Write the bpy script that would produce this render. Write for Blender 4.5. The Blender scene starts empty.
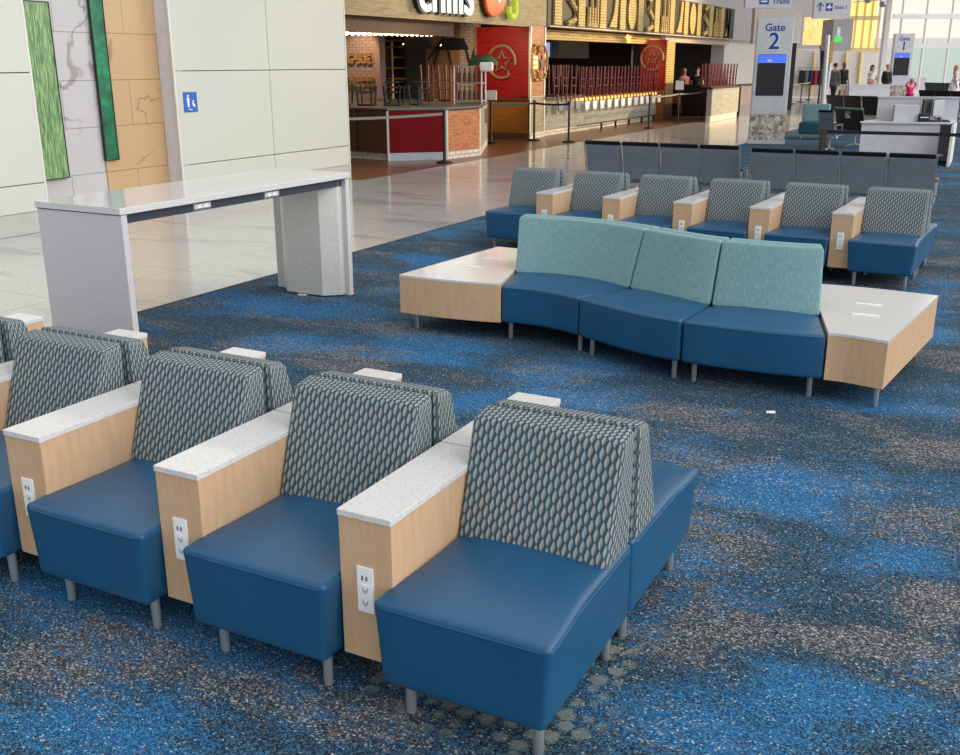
import bpy, bmesh, math, random
from mathutils import Vector, Matrix
random.seed(7)
S = bpy.context.scene
COL = S.collection
PI = math.pi

# ------------------------------------------------------------------ camera model
FPX, PITCH, ROLL, CAMH, CX = 1003.05, .3041, -.0014, 2.0162, 4.06
A = .485                                   # heading of the concourse
CA, SA = math.cos(A), math.sin(A)
CP, SP = math.cos(PITCH), math.sin(PITCH)
CR, SR = math.cos(ROLL), math.sin(ROLL)
FWD = Vector((0, CP, -SP)); UP0 = Vector((0, SP, CP)); RT0 = Vector((1, 0, 0))
RT = CR*RT0 + SR*UP0; UP = -SR*RT0 + CR*UP0
CAM = Vector((0, 0, CAMH))

def ray(px, py):
    return RT*((px-CX-480)/FPX) - UP*((py-377.5)/FPX) + FWD
def fl(px, py, z=0.0):
    d = ray(px, py); return CAM + d*((z-CAMH)/d.z)
def at_y(px, py, Y):
    d = ray(px, py); return CAM + d*(Y/d.y)
def uv(P):
    return Vector((P.x*CA - P.y*SA, P.x*SA + P.y*CA, P.z))
def B(u, v, z=0.0):
    return Vector((u*CA + v*SA, -u*SA + v*CA, z))
def PU(px, py, u):
    d = uv(ray(px, py)); return uv(CAM) + d*(u/d.x)
def PV(px, py, v):
    d = uv(ray(px, py)); return uv(CAM) + d*(v/d.y)

cam_d = bpy.data.cameras.new('camera'); cam = bpy.data.objects.new('camera', cam_d); COL.objects.link(cam)
M3 = Matrix((RT, UP, -FWD)).transposed()
cam.matrix_world = Matrix.Translation(CAM) @ M3.to_4x4()
cam_d.sensor_fit = 'HORIZONTAL'; cam_d.sensor_width = 36; cam_d.lens = FPX*36/960
cam_d.shift_x = -CX/960; cam_d.clip_start = .05; cam_d.clip_end = 400
S.camera = cam
S.view_settings.view_transform = 'Standard'
S.view_settings.look = 'None'

# ------------------------------------------------------------------ materials
def lin(c):
    r = []
    for x in c[:3]:
        x = x/255.0
        r.append(x/12.92 if x <= .04045 else ((x+.055)/1.055)**2.4)
    return (*r, 1)
class NT:
    def __init__(s, name, rough=.5, metal=0.0, spec=.5):
        s.m = bpy.data.materials.new(name); s.m.use_nodes = True
        s.t = s.m.node_tree; s.n = s.t.nodes; s.b = s.n['Principled BSDF']
        s.b.inputs['Roughness'].default_value = rough; s.b.inputs['Metallic'].default_value = metal
        s.b.inputs['Specular IOR Level'].default_value = spec
    def node(s, typ, **kw):
        n = s.n.new(typ)
        for k, v in kw.items():
            setattr(n, k, v)
        return n
    def put(s, sock, v):
        if hasattr(v, 'is_linked') or isinstance(v, bpy.types.NodeSocket): s.t.links.new(v, sock)
        else: sock.default_value = v
    def math(s, op, a, b=0.0, c=None, clamp=False):
        n = s.node('ShaderNodeMath', operation=op, use_clamp=clamp)
        s.put(n.inputs[0], a); s.put(n.inputs[1], b)
        if c is not None: s.put(n.inputs[2], c)
        return n.outputs[0]
    def mix(s, f, a, b, blend='MIX'):
        n = s.node('ShaderNodeMix', data_type='RGBA', blend_type=blend)
        s.put(n.inputs[0], f); s.put(n.inputs[6], a); s.put(n.inputs[7], b)
        return n.outputs[2]
    def coord(s, kind='Object', scale=(1, 1, 1), rot=0.0):
        tc = s.node('ShaderNodeTexCoord'); mp = s.node('ShaderNodeMapping')
        s.t.links.new(tc.outputs[kind], mp.inputs[0]); mp.inputs['Scale'].default_value = scale
        mp.inputs['Rotation'].default_value = (0, 0, rot)
        return mp.outputs[0]
    def noise(s, vec, scale, detail=3.0, rough=.55, dist=0.0):
        n = s.node('ShaderNodeTexNoise'); s.t.links.new(vec, n.inputs['Vector'])
        n.inputs['Scale'].default_value = scale; n.inputs['Detail'].default_value = detail
        n.inputs['Roughness'].default_value = rough; n.inputs['Distortion'].default_value = dist
        return n.outputs[0]
    def ramp(s, f, stops, interp='LINEAR'):
        n = s.node('ShaderNodeValToRGB'); s.put(n.inputs[0], f); cr = n.color_ramp; cr.interpolation = interp
        while len(cr.elements) < len(stops): cr.elements.new(.5)
        for e, (p, c) in zip(cr.elements, stops): e.position = p; e.color = c
        return n.outputs[0]
    def step(s, f, lo, hi):
        n = s.node('ShaderNodeMapRange', interpolation_type='SMOOTHSTEP'); s.put(n.inputs[0], f)
        n.inputs[1].default_value = lo; n.inputs[2].default_value = hi
        return n.outputs[0]
    def color(s, c): s.put(s.b.inputs['Base Color'], c); return s
    def bump(s, h, strength=.2, dist=.002):
        n = s.node('ShaderNodeBump'); n.inputs['Strength'].default_value = strength; n.inputs['Distance'].default_value = dist
        s.put(n.inputs['Height'], h); s.t.links.new(n.outputs[0], s.b.inputs['Normal'])
def plain(name, c, rough=.5, metal=0.0, spec=.5, var=.06, scale=6.0):
    t = NT(name, rough, metal, spec)
    n = t.noise(t.coord(), scale, 3)
    c = lin(c); k = t.ramp(n, [(.3, tuple(x*(1-var) for x in c[:3])+(1,)), (.7, tuple(min(1, x*(1+var)) for x in c[:3])+(1,))])
    t.color(k); return t.m
def glow(name, c, strength):
    t = NT(name); t.b.inputs['Base Color'].default_value = lin(c)
    t.b.inputs['Emission Color'].default_value = lin(c); t.b.inputs['Emission Strength'].default_value = strength
    return t.m

def m_vinyl():
    t = NT('blue_vinyl', .36, 0, .45)
    v = t.coord(); n = t.noise(v, 3, 2)
    t.color(t.mix(n, lin((22, 72, 106)), lin((28, 84, 122))))
    t.bump(t.noise(v, 420, 2), .12, .0008); t.put(t.b.inputs['Roughness'], t.math('MULTIPLY_ADD', n, .1, .32)); return t.m
def m_leaf(name='leaf_fabric', W=.0203, H=.0235):
    # interlocking leaf shapes in UV metres
    t = NT(name, .85, 0, .2)
    tc = t.node('ShaderNodeTexCoord'); sp = t.node('ShaderNodeSeparateXYZ'); t.t.links.new(tc.outputs['UV'], sp.inputs[0])
    x, y = sp.outputs[0], sp.outputs[1]
    def lattice(ox, oy):
        cx = t.math('SUBTRACT', t.math('FRACT', t.math('MULTIPLY_ADD', x, 1/(2*W), ox)), .5)
        cy = t.math('SUBTRACT', t.math('FRACT', t.math('MULTIPLY_ADD', y, 1/(2*H), oy)), .5)
        # bend the axis into an s-curve
        bend = t.math('MULTIPLY', t.math('SINE', t.math('MULTIPLY', cy, 6.283)), .03)
        cx = t.math('SUBTRACT', cx, bend)
        k = t.math('SUBTRACT', 1, t.math('POWER', t.math('ABSOLUTE', t.math('MULTIPLY', cy, 2.06)), 1.8))
        wv = t.math('MULTIPLY', k, .205)
        ins = t.math('GREATER_THAN', wv, t.math('ABSOLUTE', cx))
        sh = t.math('MULTIPLY_ADD', t.math('DIVIDE', cx, t.math('MAXIMUM', wv, .01)), .5, .5)
        return ins, sh
    a, sa_ = lattice(0, 0); b, sb_ = lattice(.5, .5)
    ins = t.math('MAXIMUM', a, b)
    sh = t.math('ADD', t.math('MULTIPLY', a, sa_), t.math('MULTIPLY', b, sb_))
    leaf = t.ramp(sh, [(0, lin((124, 130, 132))), (.25, lin((170, 167, 159))), (.48, lin((160, 156, 148))), (.56, lin((128, 126, 122))), (.8, lin((136, 136, 134))), (1, lin((86, 102, 110)))])
    base = t.mix(t.noise(tc.outputs['UV'], 500, 2), lin((40, 66, 79)), lin((60, 90, 102)))
    t.color(t.mix(ins, base, leaf)); t.bump(t.noise(tc.outputs['UV'], 900, 2), .15, .001); return t.m
def m_maple():
    t = NT('maple_laminate', .42, 0, .35)
    v = t.coord('Object', (9, 9, 1.2)); n = t.noise(v, 4, 6, .6, .4); n2 = t.noise(t.coord('Object', (60, 60, 6)), 4, 3)
    c = t.ramp(n, [(.25, lin((193, 156, 121))), (.5, lin((203, 168, 133))), (.8, lin((210, 178, 145)))])
    t.color(t.mix(t.math('MULTIPLY', n2, .18), c, lin((186, 142, 106)))); return t.m
def m_quartz(name='white_quartz', base=(214, 212, 211), rough=.12):
    t = NT(name, rough, 0, .5)
    v = t.coord(); vo = t.node('ShaderNodeTexVoronoi'); t.t.links.new(v, vo.inputs['Vector']); vo.inputs['Scale'].default_value = 300
    sp = t.node('ShaderNodeSeparateColor'); t.t.links.new(vo.outputs['Color'], sp.inputs[0])
    f1 = t.math('GREATER_THAN', sp.outputs[0], .80); f2 = t.math('GREATER_THAN', sp.outputs[1], .93)
    b = lin(base)
    c = t.mix(f1, b, tuple(x*.90 for x in b[:3])+(1,)); c = t.mix(f2, c, tuple(x*.68 for x in b[:3])+(1,))
    t.color(c); return t.m
def m_teal():
    t = NT('teal_fabric', .8, 0, .25)
    n = t.noise(t.coord('UV', (260, 22, 1)), 1, 3); n2 = t.noise(t.coord('UV', (30, 4, 1)), 1, 3)
    c = t.ramp(n, [(.32, lin((100, 135, 140))), (.52, lin((121, 154, 157))), (.72, lin((150, 179, 178)))])
    t.color(t.mix(t.math('MULTIPLY', n2, .3), c, lin((100, 142, 146)))); return t.m
def m_carpet():
    t = NT('carpet_tile', .95, 0, .1)
    v = t.coord('Object'); vs = t.coord('Object', (.45, 1, 1))
    ab = t.node('ShaderNodeAttribute', attribute_name='blue'); ag = t.node('ShaderNodeAttribute', attribute_name='grey')
    br = t.node('ShaderNodeTexBrick'); t.t.links.new(v, br.inputs['Vector'])
    br.inputs['Scale'].default_value = 1; br.inputs['Brick Width'].default_value = .92; br.inputs['Row Height'].default_value = .46
    br.inputs['Mortar Size'].default_value = 0; br.inputs['Color1'].default_value = (0, 0, 0, 1); br.inputs['Color2'].default_value = (1, 1, 1, 1)
    tile = t.math('SUBTRACT', t.node('ShaderNodeRGBToBW').outputs[0], 0)
    bw = [n for n in t.n if n.type == 'RGBTOBW'][0]; t.t.links.new(br.outputs[0], bw.inputs[0])
    n1 = t.noise(vs, 1.5, 4, .55, .3); n2 = t.noise(t.coord('Object', (.5, 1.3, 1)), 2.1, 4, .55, .5)
    fl3 = t.noise(t.coord('Object', (7, 22, 1)), 1, 4, .7)
    def tuft(sc, off):
        mp = t.coord('Object', (sc*.8, sc*1.15, 1)); mp.node.inputs['Location'].default_value = off
        vo_ = t.node('ShaderNodeTexVoronoi', voronoi_dimensions='2D'); t.t.links.new(mp, vo_.inputs['Vector']); vo_.inputs['Scale'].default_value = 1
        q = t.node('ShaderNodeSeparateColor'); t.t.links.new(vo_.outputs['Color'], q.inputs[0]); return q.outputs
    r1, r2, r3 = tuft(235, (0, 0, 0)); r4, r5, r6 = tuft(175, (3.3, 7.7, 0))
    f3 = t.math('SUBTRACT', fl3, .5); ti = t.math('SUBTRACT', tile, .5)
    bl = t.math('ADD', t.math('ADD', n1, t.math('MULTIPLY', ab.outputs['Fac'], .21)), t.math('MULTIPLY', ti, .10))
    bl = t.math('ADD', bl, t.math('MULTIPLY', f3, .55))
    bp = t.step(bl, .47, .84)
    gr = t.math('ADD', t.math('ADD', n2, t.math('MULTIPLY', ag.outputs['Fac'], .20)), t.math('MULTIPLY', f3, -.6))
    gr = t.math('ADD', gr, t.math('MULTIPLY', ti, -.10))
    gp = t.step(gr, .42, .76)
    soft = lambda p, r: t.step(t.math('SUBTRACT', p, r), -.12, .12)
    bmask = t.math('MAXIMUM', t.math('MULTIPLY', soft(bp, r1), .95), t.math('MULTIPLY', bp, .45))
    gmask = soft(gp, t.math('MULTIPLY_ADD', r4, .9, .08))
    base = t.ramp(r2, [(0, lin((20, 25, 33))), (.45, lin((40, 55, 69))), (.8, lin((62, 90, 110))), (1, lin((92, 126, 144)))])
    blue = t.ramp(r2, [(0, lin((24, 60, 94))), (.5, lin((39, 97, 146))), (.85, lin((58, 124, 172))), (1, lin((98, 152, 186)))])
    grey = t.ramp(r5, [(0, lin((36, 36, 41))), (.4, lin((67, 66, 71))), (.75, lin((106, 103, 103))), (1, lin((156, 152, 148)))])
    c = t.mix(t.math('MULTIPLY', gmask, .9), base, grey)
    c = t.mix(bmask, c, blue)
    w = t.math('MULTIPLY', t.math('GREATER_THAN', r6, t.math('SUBTRACT', .988, t.math('MULTIPLY', gp, .05))), .75)
    c = t.mix(w, c, lin((186, 190, 190)))
    fl1 = r3; fl2 = r1
    # cluster of pebble-like spots
    ap = t.node('ShaderNodeAttribute', attribute_name='pebble')
    vo = t.node('ShaderNodeTexVoronoi'); t.t.links.new(v, vo.inputs['Vector']); vo.inputs['Scale'].default_value = 14; vo.inputs['Randomness'].default_value = .5
    pm = t.math('MULTIPLY', t.math('LESS_THAN', t.math('ADD', vo.outputs[0], t.math('MULTIPLY', t.math('SUBTRACT', fl1, .5), .22)), .42), ap.outputs['Fac'])
    c = t.mix(t.math('MULTIPLY', pm, .5), c, lin((152, 154, 136)))
    t.color(c); t.bump(fl2, .5, .004); return t.m
def m_terrazzo():
    t = NT('polished_terrazzo', .13, 0, .6)
    v = t.coord(); n = t.noise(v, 130, 3); n2 = t.noise(t.coord('Object', (.5, 1.6, 1)), 1.1, 5, .6, .6)
    br = t.node('ShaderNodeTexBrick'); t.t.links.new(v, br.inputs['Vector']); br.offset = 0
    br.inputs['Scale'].default_value = 1; br.inputs['Brick Width'].default_value = 1.5; br.inputs['Row Height'].default_value = 1.5
    br.inputs['Mortar Size'].default_value = .006; br.inputs['Color1'].default_value = (1, 1, 1, 1); br.inputs['Color2'].default_value = (1, 1, 1, 1); br.inputs['Mortar'].default_value = (.62, .6, .58, 1)
    c = t.ramp(n, [(.3, lin((158, 155, 153))), (.5, lin((190, 187, 184))), (.7, lin((208, 206, 202)))])
    c = t.mix(t.step(n2, .52, .66), c, lin((166, 164, 162)))
    t.color(t.mix(1.0, c, br.outputs[0], 'MULTIPLY')); return t.m
def m_wood(name, c0, c1, c2, along='y', rough=.45, plank=.12, spec=.4):
    t = NT(name, rough, 0, spec)
    sc = {'y': (14, 1.2, 14), 'x': (1.2, 14, 14), 'z': (14, 14, 1.2)}[along]
    n = t.noise(t.coord('Object', sc), 2, 6, .65, .5)
    c = t.ramp(n, [(.28, lin(c0)), (.5, lin(c1)), (.74, lin(c2))])
    tc = t.node('ShaderNodeTexCoord'); sp = t.node('ShaderNodeSeparateXYZ'); t.t.links.new(tc.outputs['Object'], sp.inputs[0])
    q = sp.outputs[2 if along != 'floor' else 0]
    row = t.math('FRACT', t.math('DIVIDE', q, plank)); ln = t.math('LESS_THAN', row, .05)
    if plank < 5: c = t.mix(t.math('MULTIPLY', ln, .45), c, tuple(x*.3 for x in lin(c0)[:3])+(1,))
    t.color(c); return t.m
def m_marble(name, c, vein, w=1.15, h=.6):
    t = NT(name, .25, 0, .4)
    v = t.coord(); n = t.noise(v, .75, 5, .55, 1.4)
    vm = t.math('SUBTRACT', 1, t.step(t.math('ABSOLUTE', t.math('SUBTRACT', n, .52)), 0.004, .022))
    vm = t.math('MULTIPLY', vm, t.step(t.noise(v, 1.1, 2), .5, .58))
    n3 = t.noise(v, .8, 4)
    base = t.mix(n3, lin(tuple(x*.94 for x in c)), lin(c)); base = t.mix(t.math('MULTIPLY', vm, .75), base, lin(vein))
    tc = t.node('ShaderNodeTexCoord'); sp = t.node('ShaderNodeSeparateXYZ'); t.t.links.new(tc.outputs['Object'], sp.inputs[0])
    cb = t.node('ShaderNodeCombineXYZ'); t.t.links.new(t.math('ADD', sp.outputs[0], sp.outputs[1]), cb.inputs[0]); t.t.links.new(sp.outputs[2], cb.inputs[1])
    br = t.node('ShaderNodeTexBrick'); t.t.links.new(cb.outputs[0], br.inputs['Vector']); br.offset = .5
    br.inputs['Scale'].default_value = 1; br.inputs['Brick Width'].default_value = w; br.inputs['Row Height'].default_value = h
    br.inputs['Mortar Size'].default_value = .006; br.inputs['Color1'].default_value = (1, 1, 1, 1); br.inputs['Color2'].default_value = (1, 1, 1, 1); br.inputs['Mortar'].default_value = (.55, .53, .5, 1)
    t.color(t.mix(1.0, base, br.outputs[0], 'MULTIPLY')); return t.m
def m_art(name, stops, sc, scale):
    t = NT(name, .3, 0, .4); n = t.noise(t.coord('Object', sc), scale, 6, .65, .4)
    t.color(t.ramp(n, stops)); return t.m
def m_pebbles():
    t = NT('pebble_clad', .7); v = t.coord(); vo = t.node('ShaderNodeTexVoronoi'); t.t.links.new(v, vo.inputs['Vector']); vo.inputs['Scale'].default_value = 14
    sp = t.node('ShaderNodeSeparateColor'); t.t.links.new(vo.outputs['Color'], sp.inputs[0])
    t.color(t.ramp(sp.outputs[0], [(0, lin((120, 105, 92))), (.5, lin((176, 164, 150))), (1, lin((214, 206, 196)))])); return t.m
def m_brick(name, c, m_):
    t = NT(name, .6); v = t.coord()
    tc = t.node('ShaderNodeTexCoord'); sp = t.node('ShaderNodeSeparateXYZ'); t.t.links.new(tc.outputs['Object'], sp.inputs[0])
    cb = t.node('ShaderNodeCombineXYZ'); t.t.links.new(t.math('ADD', sp.outputs[0], sp.outputs[1]), cb.inputs[0]); t.t.links.new(sp.outputs[2], cb.inputs[1])
    br = t.node('ShaderNodeTexBrick'); t.t.links.new(cb.outputs[0], br.inputs['Vector'])
    br.inputs['Scale'].default_value = 1; br.inputs['Brick Width'].default_value = .24; br.inputs['Row Height'].default_value = .085
    br.inputs['Mortar Size'].default_value = .008; br.inputs['Color1'].default_value = lin(c); br.inputs['Color2'].default_value = lin(tuple(x*.92 for x in c)); br.inputs['Mortar'].default_value = lin(m_)
    t.color(br.outputs[0]); return t.m
def m_glass():
    t = NT('window_glass', .03, 0, .5); t.b.inputs['Base Color'].default_value = (.93, .97, .98, 1)
    t.b.inputs['Transmission Weight'].default_value = 1; t.b.inputs['IOR'].default_value = 1.05; return t.m

def m_lit_mesh():
    t = NT('lit_yellow_mesh', .5); n = t.noise(t.coord('Object', (2, 2, 2)), 3, 6, .7)
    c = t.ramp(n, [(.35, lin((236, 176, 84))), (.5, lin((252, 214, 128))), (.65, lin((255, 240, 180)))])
    t.color(c); t.put(t.b.inputs['Emission Color'], c); t.b.inputs['Emission Strength'].default_value = .75; return t.m  # light on the yellow mesh is put in as emission
M = dict(
    vinyl=m_vinyl(), leaf=m_leaf(), maple=m_maple(), quartz=m_quartz(), quartz_grey=m_quartz('grey_quartz', (200, 195, 197), .25), teal=m_teal(), carpet=m_carpet(), terrazzo=m_terrazzo(),
    steel=plain('brushed_steel', (212, 208, 200), .45, .35, var=.06, scale=30), leg=plain('leg_metal', (164, 168, 172), .38, .5),
    white=plain('white_plastic', (236, 236, 234), .4), cream=plain('cream_panel', (194, 194, 183), .33, 0, .4, .015, .8), cream_base=plain('base_strip', (176, 174, 168), .4),
    seam=plain('wall_seam', (132, 128, 118), .8), gap=plain('dark_gap', (70, 60, 62), .8), navy=plain('navy_beam', (38, 50, 66), .5), dark=plain('dark_plastic', (22, 22, 24), .5), black=plain('black_metal', (14, 14, 15), .4),
    sign_blue=plain('sign_blue', (24, 92, 178), .4), grey_seat=plain('grey_vinyl', (116, 122, 132), .5), black_seat=plain('black_vinyl', (34, 34, 38), .45),
    silver=plain('silver_paint', (205, 206, 208), .35, .4), lilac=plain('pale_grey_panel', (206, 202, 208), .5), wall=plain('pale_wall', (214, 208, 204), .7), wall_grey=plain('grey_wall', (176, 172, 174), .7),
    pinkwall=plain('rose_wall', (206, 176, 160), .6), red=m_wood('red_planks', (108, 10, 8), (150, 16, 12), (176, 26, 18), 'x', .5), red2=plain('deep_red', (112, 4, 10), .7, 0, .15, var=.12),
    amber=m_wood('amber_wood', (120, 70, 22), (158, 98, 34), (184, 122, 50), 'x', .5, .15), rose_wood=m_wood('rose_wood', (136, 72, 40), (180, 108, 66), (206, 138, 92), 'y', .5, 9),
    brown=m_wood('brown_wood', (72, 46, 32), (92, 62, 44), (110, 76, 56), 'x', .6, 9), tanwood=m_wood('tan_wood', (126, 108, 80), (160, 140, 106), (186, 166, 130), 'y', .6, 9),
    floorwood=m_wood('floor_wood', (84, 50, 34), (112, 70, 48), (134, 88, 62), 'y', .3, 99), greyboard=m_wood('grey_board', (112, 108, 98), (150, 146, 134), (178, 172, 158), 'y', .6, .18),
    marble=m_marble('white_marble', (188, 184, 184), (132, 124, 120)), marble_w=m_marble('warm_lit_marble', (192, 158, 118), (140, 104, 76)),
    green_art=m_art('green_streaks', [(.3, lin((28, 62, 40))), (.45, lin((84, 128, 80))), (.6, lin((150, 172, 120))), (.75, lin((204, 206, 160)))], (44, 44, 3.2), 1.6),
    emerald=m_art('emerald_swirl', [(.3, lin((4, 60, 40))), (.5, lin((6, 100, 66))), (.62, lin((20, 140, 98))), (.7, lin((10, 84, 66))), (.8, lin((150, 178, 140)))], (1, 1, 1), 3),
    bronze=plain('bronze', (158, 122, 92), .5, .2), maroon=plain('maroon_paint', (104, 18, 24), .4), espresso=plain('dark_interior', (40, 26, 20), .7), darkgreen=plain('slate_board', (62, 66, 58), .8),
    tanboard=plain('tan_board', (176, 132, 84), .7, var=.15), whitebrick=m_brick('white_brick', (222, 206, 190), (150, 130, 112)), yelbrick=m_brick('tan_brick', (206, 170, 90), (120, 92, 44)),
    relief_dark=plain('relief_dark', (30, 30, 26), .6), relief_tan=m_brick('relief_tan', (216, 184, 112), (130, 100, 50)), glass=m_glass(), pebbles=m_pebbles(),
    letter_white=glow('letter_white', (255, 255, 255), .9), pepper=glow('pepper_orange', (232, 84, 30), .22), lime=glow('lime_green', (190, 214, 60), .35),
    bulb=glow('warm_bulb', (255, 214, 150), 26), screen=plain('screen_dark', (30, 27, 33), .6), screen_blue=glow('screen_blue', (70, 110, 230), .6), screen_pale=glow('screen_pale', (150, 160, 226), .7),
    gold=glow('sunlit_glass', (255, 222, 130), .9), exit_green=glow('exit_green', (60, 200, 70), .8), letter_blue=plain('letter_blue', (26, 62, 150), .5),
    tealdark=plain('dark_teal', (14, 74, 84), .6), skin=plain('skin', (198, 146, 118), .6), skin_dark=plain('brown_skin', (110, 72, 54), .6), hair_brown=plain('brown_hair', (74, 44, 30), .6), hair_blond=plain('blond_hair', (176, 130, 80), .6), hair_black=plain('black_hair', (20, 17, 16), .6),
    cloth_black=plain('black_cloth', (20, 20, 22), .8), cloth_grey=plain('grey_cloth', (92, 94, 98), .8), cloth_pink=plain('pink_cloth', (214, 30, 110), .8), cloth_rose=plain('rose_cloth', (214, 130, 130), .8), cloth_white=plain('white_cloth', (226, 222, 218), .8), cloth_navy=plain('navy_cloth', (34, 44, 84), .8), cloth_red=plain('red_cloth', (160, 40, 40), .8), cloth_orange=plain('orange_cloth', (230, 90, 40), .8),
    sky_green=plain('far_glass', (192, 202, 196), .6), apron=plain('apron_ground', (190, 184, 170), .9), belt_tan=plain('tan_belt', (206, 176, 120), .6), belt_grey=plain('grey_belt', (120, 116, 112), .6), granite=plain('dark_granite', (96, 92, 86), .3, var=.15, scale=20), shade_black=plain('shade_black', (12, 10, 10), .8, 0, .1), lit_mesh=m_lit_mesh(), pale_lit_tan=plain('pale_lit_tan_trim', (244, 214, 150), .5), cloth_green=plain('green_cloth', (30, 70, 40), .8),
    outdoors=glow('hazy_sky_glow', (255, 248, 232), .9),
)

# ------------------------------------------------------------------ mesh helpers
class MB:
    def __init__(s): s.bm = bmesh.new(); s.uvl = s.bm.loops.layers.uv.new('UVMap')
    def quad(s, pts):
        vs = [s.bm.verts.new(p) for p in pts]; return s.bm.faces.new(vs)
    def box(s, x0, x1, y0, y1, z0, z1):
        P = [(x, y, z) for z in (z0, z1) for y in (y0, y1) for x in (x0, x1)]
        v = [s.bm.verts.new(p) for p in P]
        for f in ((0, 2, 3, 1), (4, 5, 7, 6), (0, 1, 5, 4), (2, 6, 7, 3), (0, 4, 6, 2), (1, 3, 7, 5)): s.bm.faces.new([v[i] for i in f])
        return s
    def prism(s, poly, z0, z1):
        lo = [s.bm.verts.new((p[0], p[1], z0)) for p in poly]; hi = [s.bm.verts.new((p[0], p[1], z1)) for p in poly]
        n = len(poly); s.bm.faces.new(lo[::-1]); s.bm.faces.new(hi)
        for i in range(n): s.bm.faces.new((lo[i], lo[(i+1) % n], hi[(i+1) % n], hi[i]))
        return s
    def extrude(s, poly, vec):
        vec = Vector(vec); lo = [s.bm.verts.new(p) for p in poly]; hi = [s.bm.verts.new(Vector(p)+vec) for p in poly]
        n = len(poly); s.bm.faces.new(lo[::-1]); s.bm.faces.new(hi)
        for i in range(n): s.bm.faces.new((lo[i], lo[(i+1) % n], hi[(i+1) % n], hi[i]))
        return s
    def tube(s, pts, r, n=10, r1=None, closed=False):
        pts = [Vector(p) for p in pts]; rings = []; m = len(pts)
        for i, p in enumerate(pts):
            a = pts[(i-1) % m] if (closed or i > 0) else p; b = pts[(i+1) % m] if (closed or i < m-1) else p
            d = (b-a).normalized(); t = Vector((0, 0, 1)) if abs(d.z) < .9 else Vector((1, 0, 0))
            e1 = d.cross(t).normalized(); e2 = d.cross(e1)
            rr = r if r1 is None else r+(r1-r)*i/(m-1)
            rings.append([s.bm.verts.new(p+e1*rr*math.cos(2*PI*k/n)+e2*rr*math.sin(2*PI*k/n)) for k in range(n)])
        for i in range(m if closed else m-1):
            q, w = rings[i], rings[(i+1) % m]
            for k in range(n): s.bm.faces.new((q[k], q[(k+1) % n], w[(k+1) % n], w[k]))
        if not closed: s.bm.faces.new(rings[0][::-1]); s.bm.faces.new(rings[-1])
        return s
    def bar(s, p, q, w, d=None):       # square bar
        return s.tube([p, q], w*.7071, 4)
    def lathe(s, prof, cx=0, cy=0, cz=0, n=16):
        rings = []
        for r, z in prof:
            rings.append([s.bm.verts.new((cx+r*math.cos(2*PI*k/n), cy+r*math.sin(2*PI*k/n), cz+z)) for k in range(n)])
        for q, w in zip(rings, rings[1:]):
            for k in range(n): s.bm.faces.new((q[k], q[(k+1) % n], w[(k+1) % n], w[k]))
        s.bm.faces.new(rings[0][::-1]); s.bm.faces.new(rings[-1]); return s
    def ball(s, c, r, sub=2, sc=(1, 1, 1)):
        g = bmesh.ops.create_icosphere(s.bm, subdivisions=sub, radius=1)
        for v in g['verts']: v.co = Vector((c[0]+v.co.x*r*sc[0], c[1]+v.co.y*r*sc[1], c[2]+v.co.z*r*sc[2]))
        return s
    def round_box(s, x0, x1, y0, y1, z0, z1, r, n=5, warp=None, uvs=1.0, crown=0.0):
        h = Vector(((x1-x0)/2, (y1-y0)/2, (z1-z0)/2)); c = Vector(((x1+x0)/2, (y1+y0)/2, (z1+z0)/2))
        def samples(hh):
            e = [-hh+r*t for t in (0, .3, .65)]; m = [-hh+r+(2*hh-2*r)*i/n for i in range(n+1)]
            return e+m+[-q for q in e[::-1]]
        sx, sy, sz = samples(h.x), samples(h.y), samples(h.z)
        cache = {}
        def vert(p):
            inn = Vector([max(-(h[i]-r), min(h[i]-r, p[i])) for i in range(3)]); d = p-inn
            q = inn+d.normalized()*r if d.length > 1e-9 else p.copy()
            if crown and p.z > 0: q.z += crown*(1-abs(q.x/h.x)**3)*(1-abs(q.y/h.y)**3)
            q = q+c
            if warp: q = Vector(warp(q))
            k = (round(p.x, 5), round(p.y, 5), round(p.z, 5))
            if k not in cache: cache[k] = s.bm.verts.new(q)
            return cache[k]
        def face(A_, B_, mk, uvf, flip):
            for i in range(len(A_)-1):
                for j in range(len(B_)-1):
                    ps = [mk(A_[i], B_[j]), mk(A_[i+1], B_[j]), mk(A_[i+1], B_[j+1]), mk(A_[i], B_[j+1])]
                    if flip: ps = ps[::-1]
                    f = s.bm.faces.new([vert(p) for p in ps])
                    for l, p in zip(f.loops, ps): l[s.uvl].uv = uvf(p)
        face(sx, sz, lambda a, b: Vector((a, -h.y, b)), lambda p: ((p.x+h.x)*uvs, (p.z+h.z)*uvs), False)
        face(sx, sz, lambda a, b: Vector((a, h.y, b)), lambda p: ((-p.x+h.x)*uvs, (p.z+h.z)*uvs), True)
        face(sy, sz, lambda a, b: Vector((-h.x, a, b)), lambda p: ((-p.y-h.y)*uvs, (p.z+h.z)*uvs), True)
        face(sy, sz, lambda a, b: Vector((h.x, a, b)), lambda p: ((2*h.x+p.y+h.y)*uvs, (p.z+h.z)*uvs), False)
        face(sx, sy, lambda a, b: Vector((a, b, h.z)), lambda p: ((p.x+h.x)*uvs, (2*h.z+p.y+h.y)*uvs), False)
        face(sx, sy, lambda a, b: Vector((a, b, -h.z)), lambda p: ((p.x+h.x)*uvs, (p.y)*uvs), True)
        return s
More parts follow.
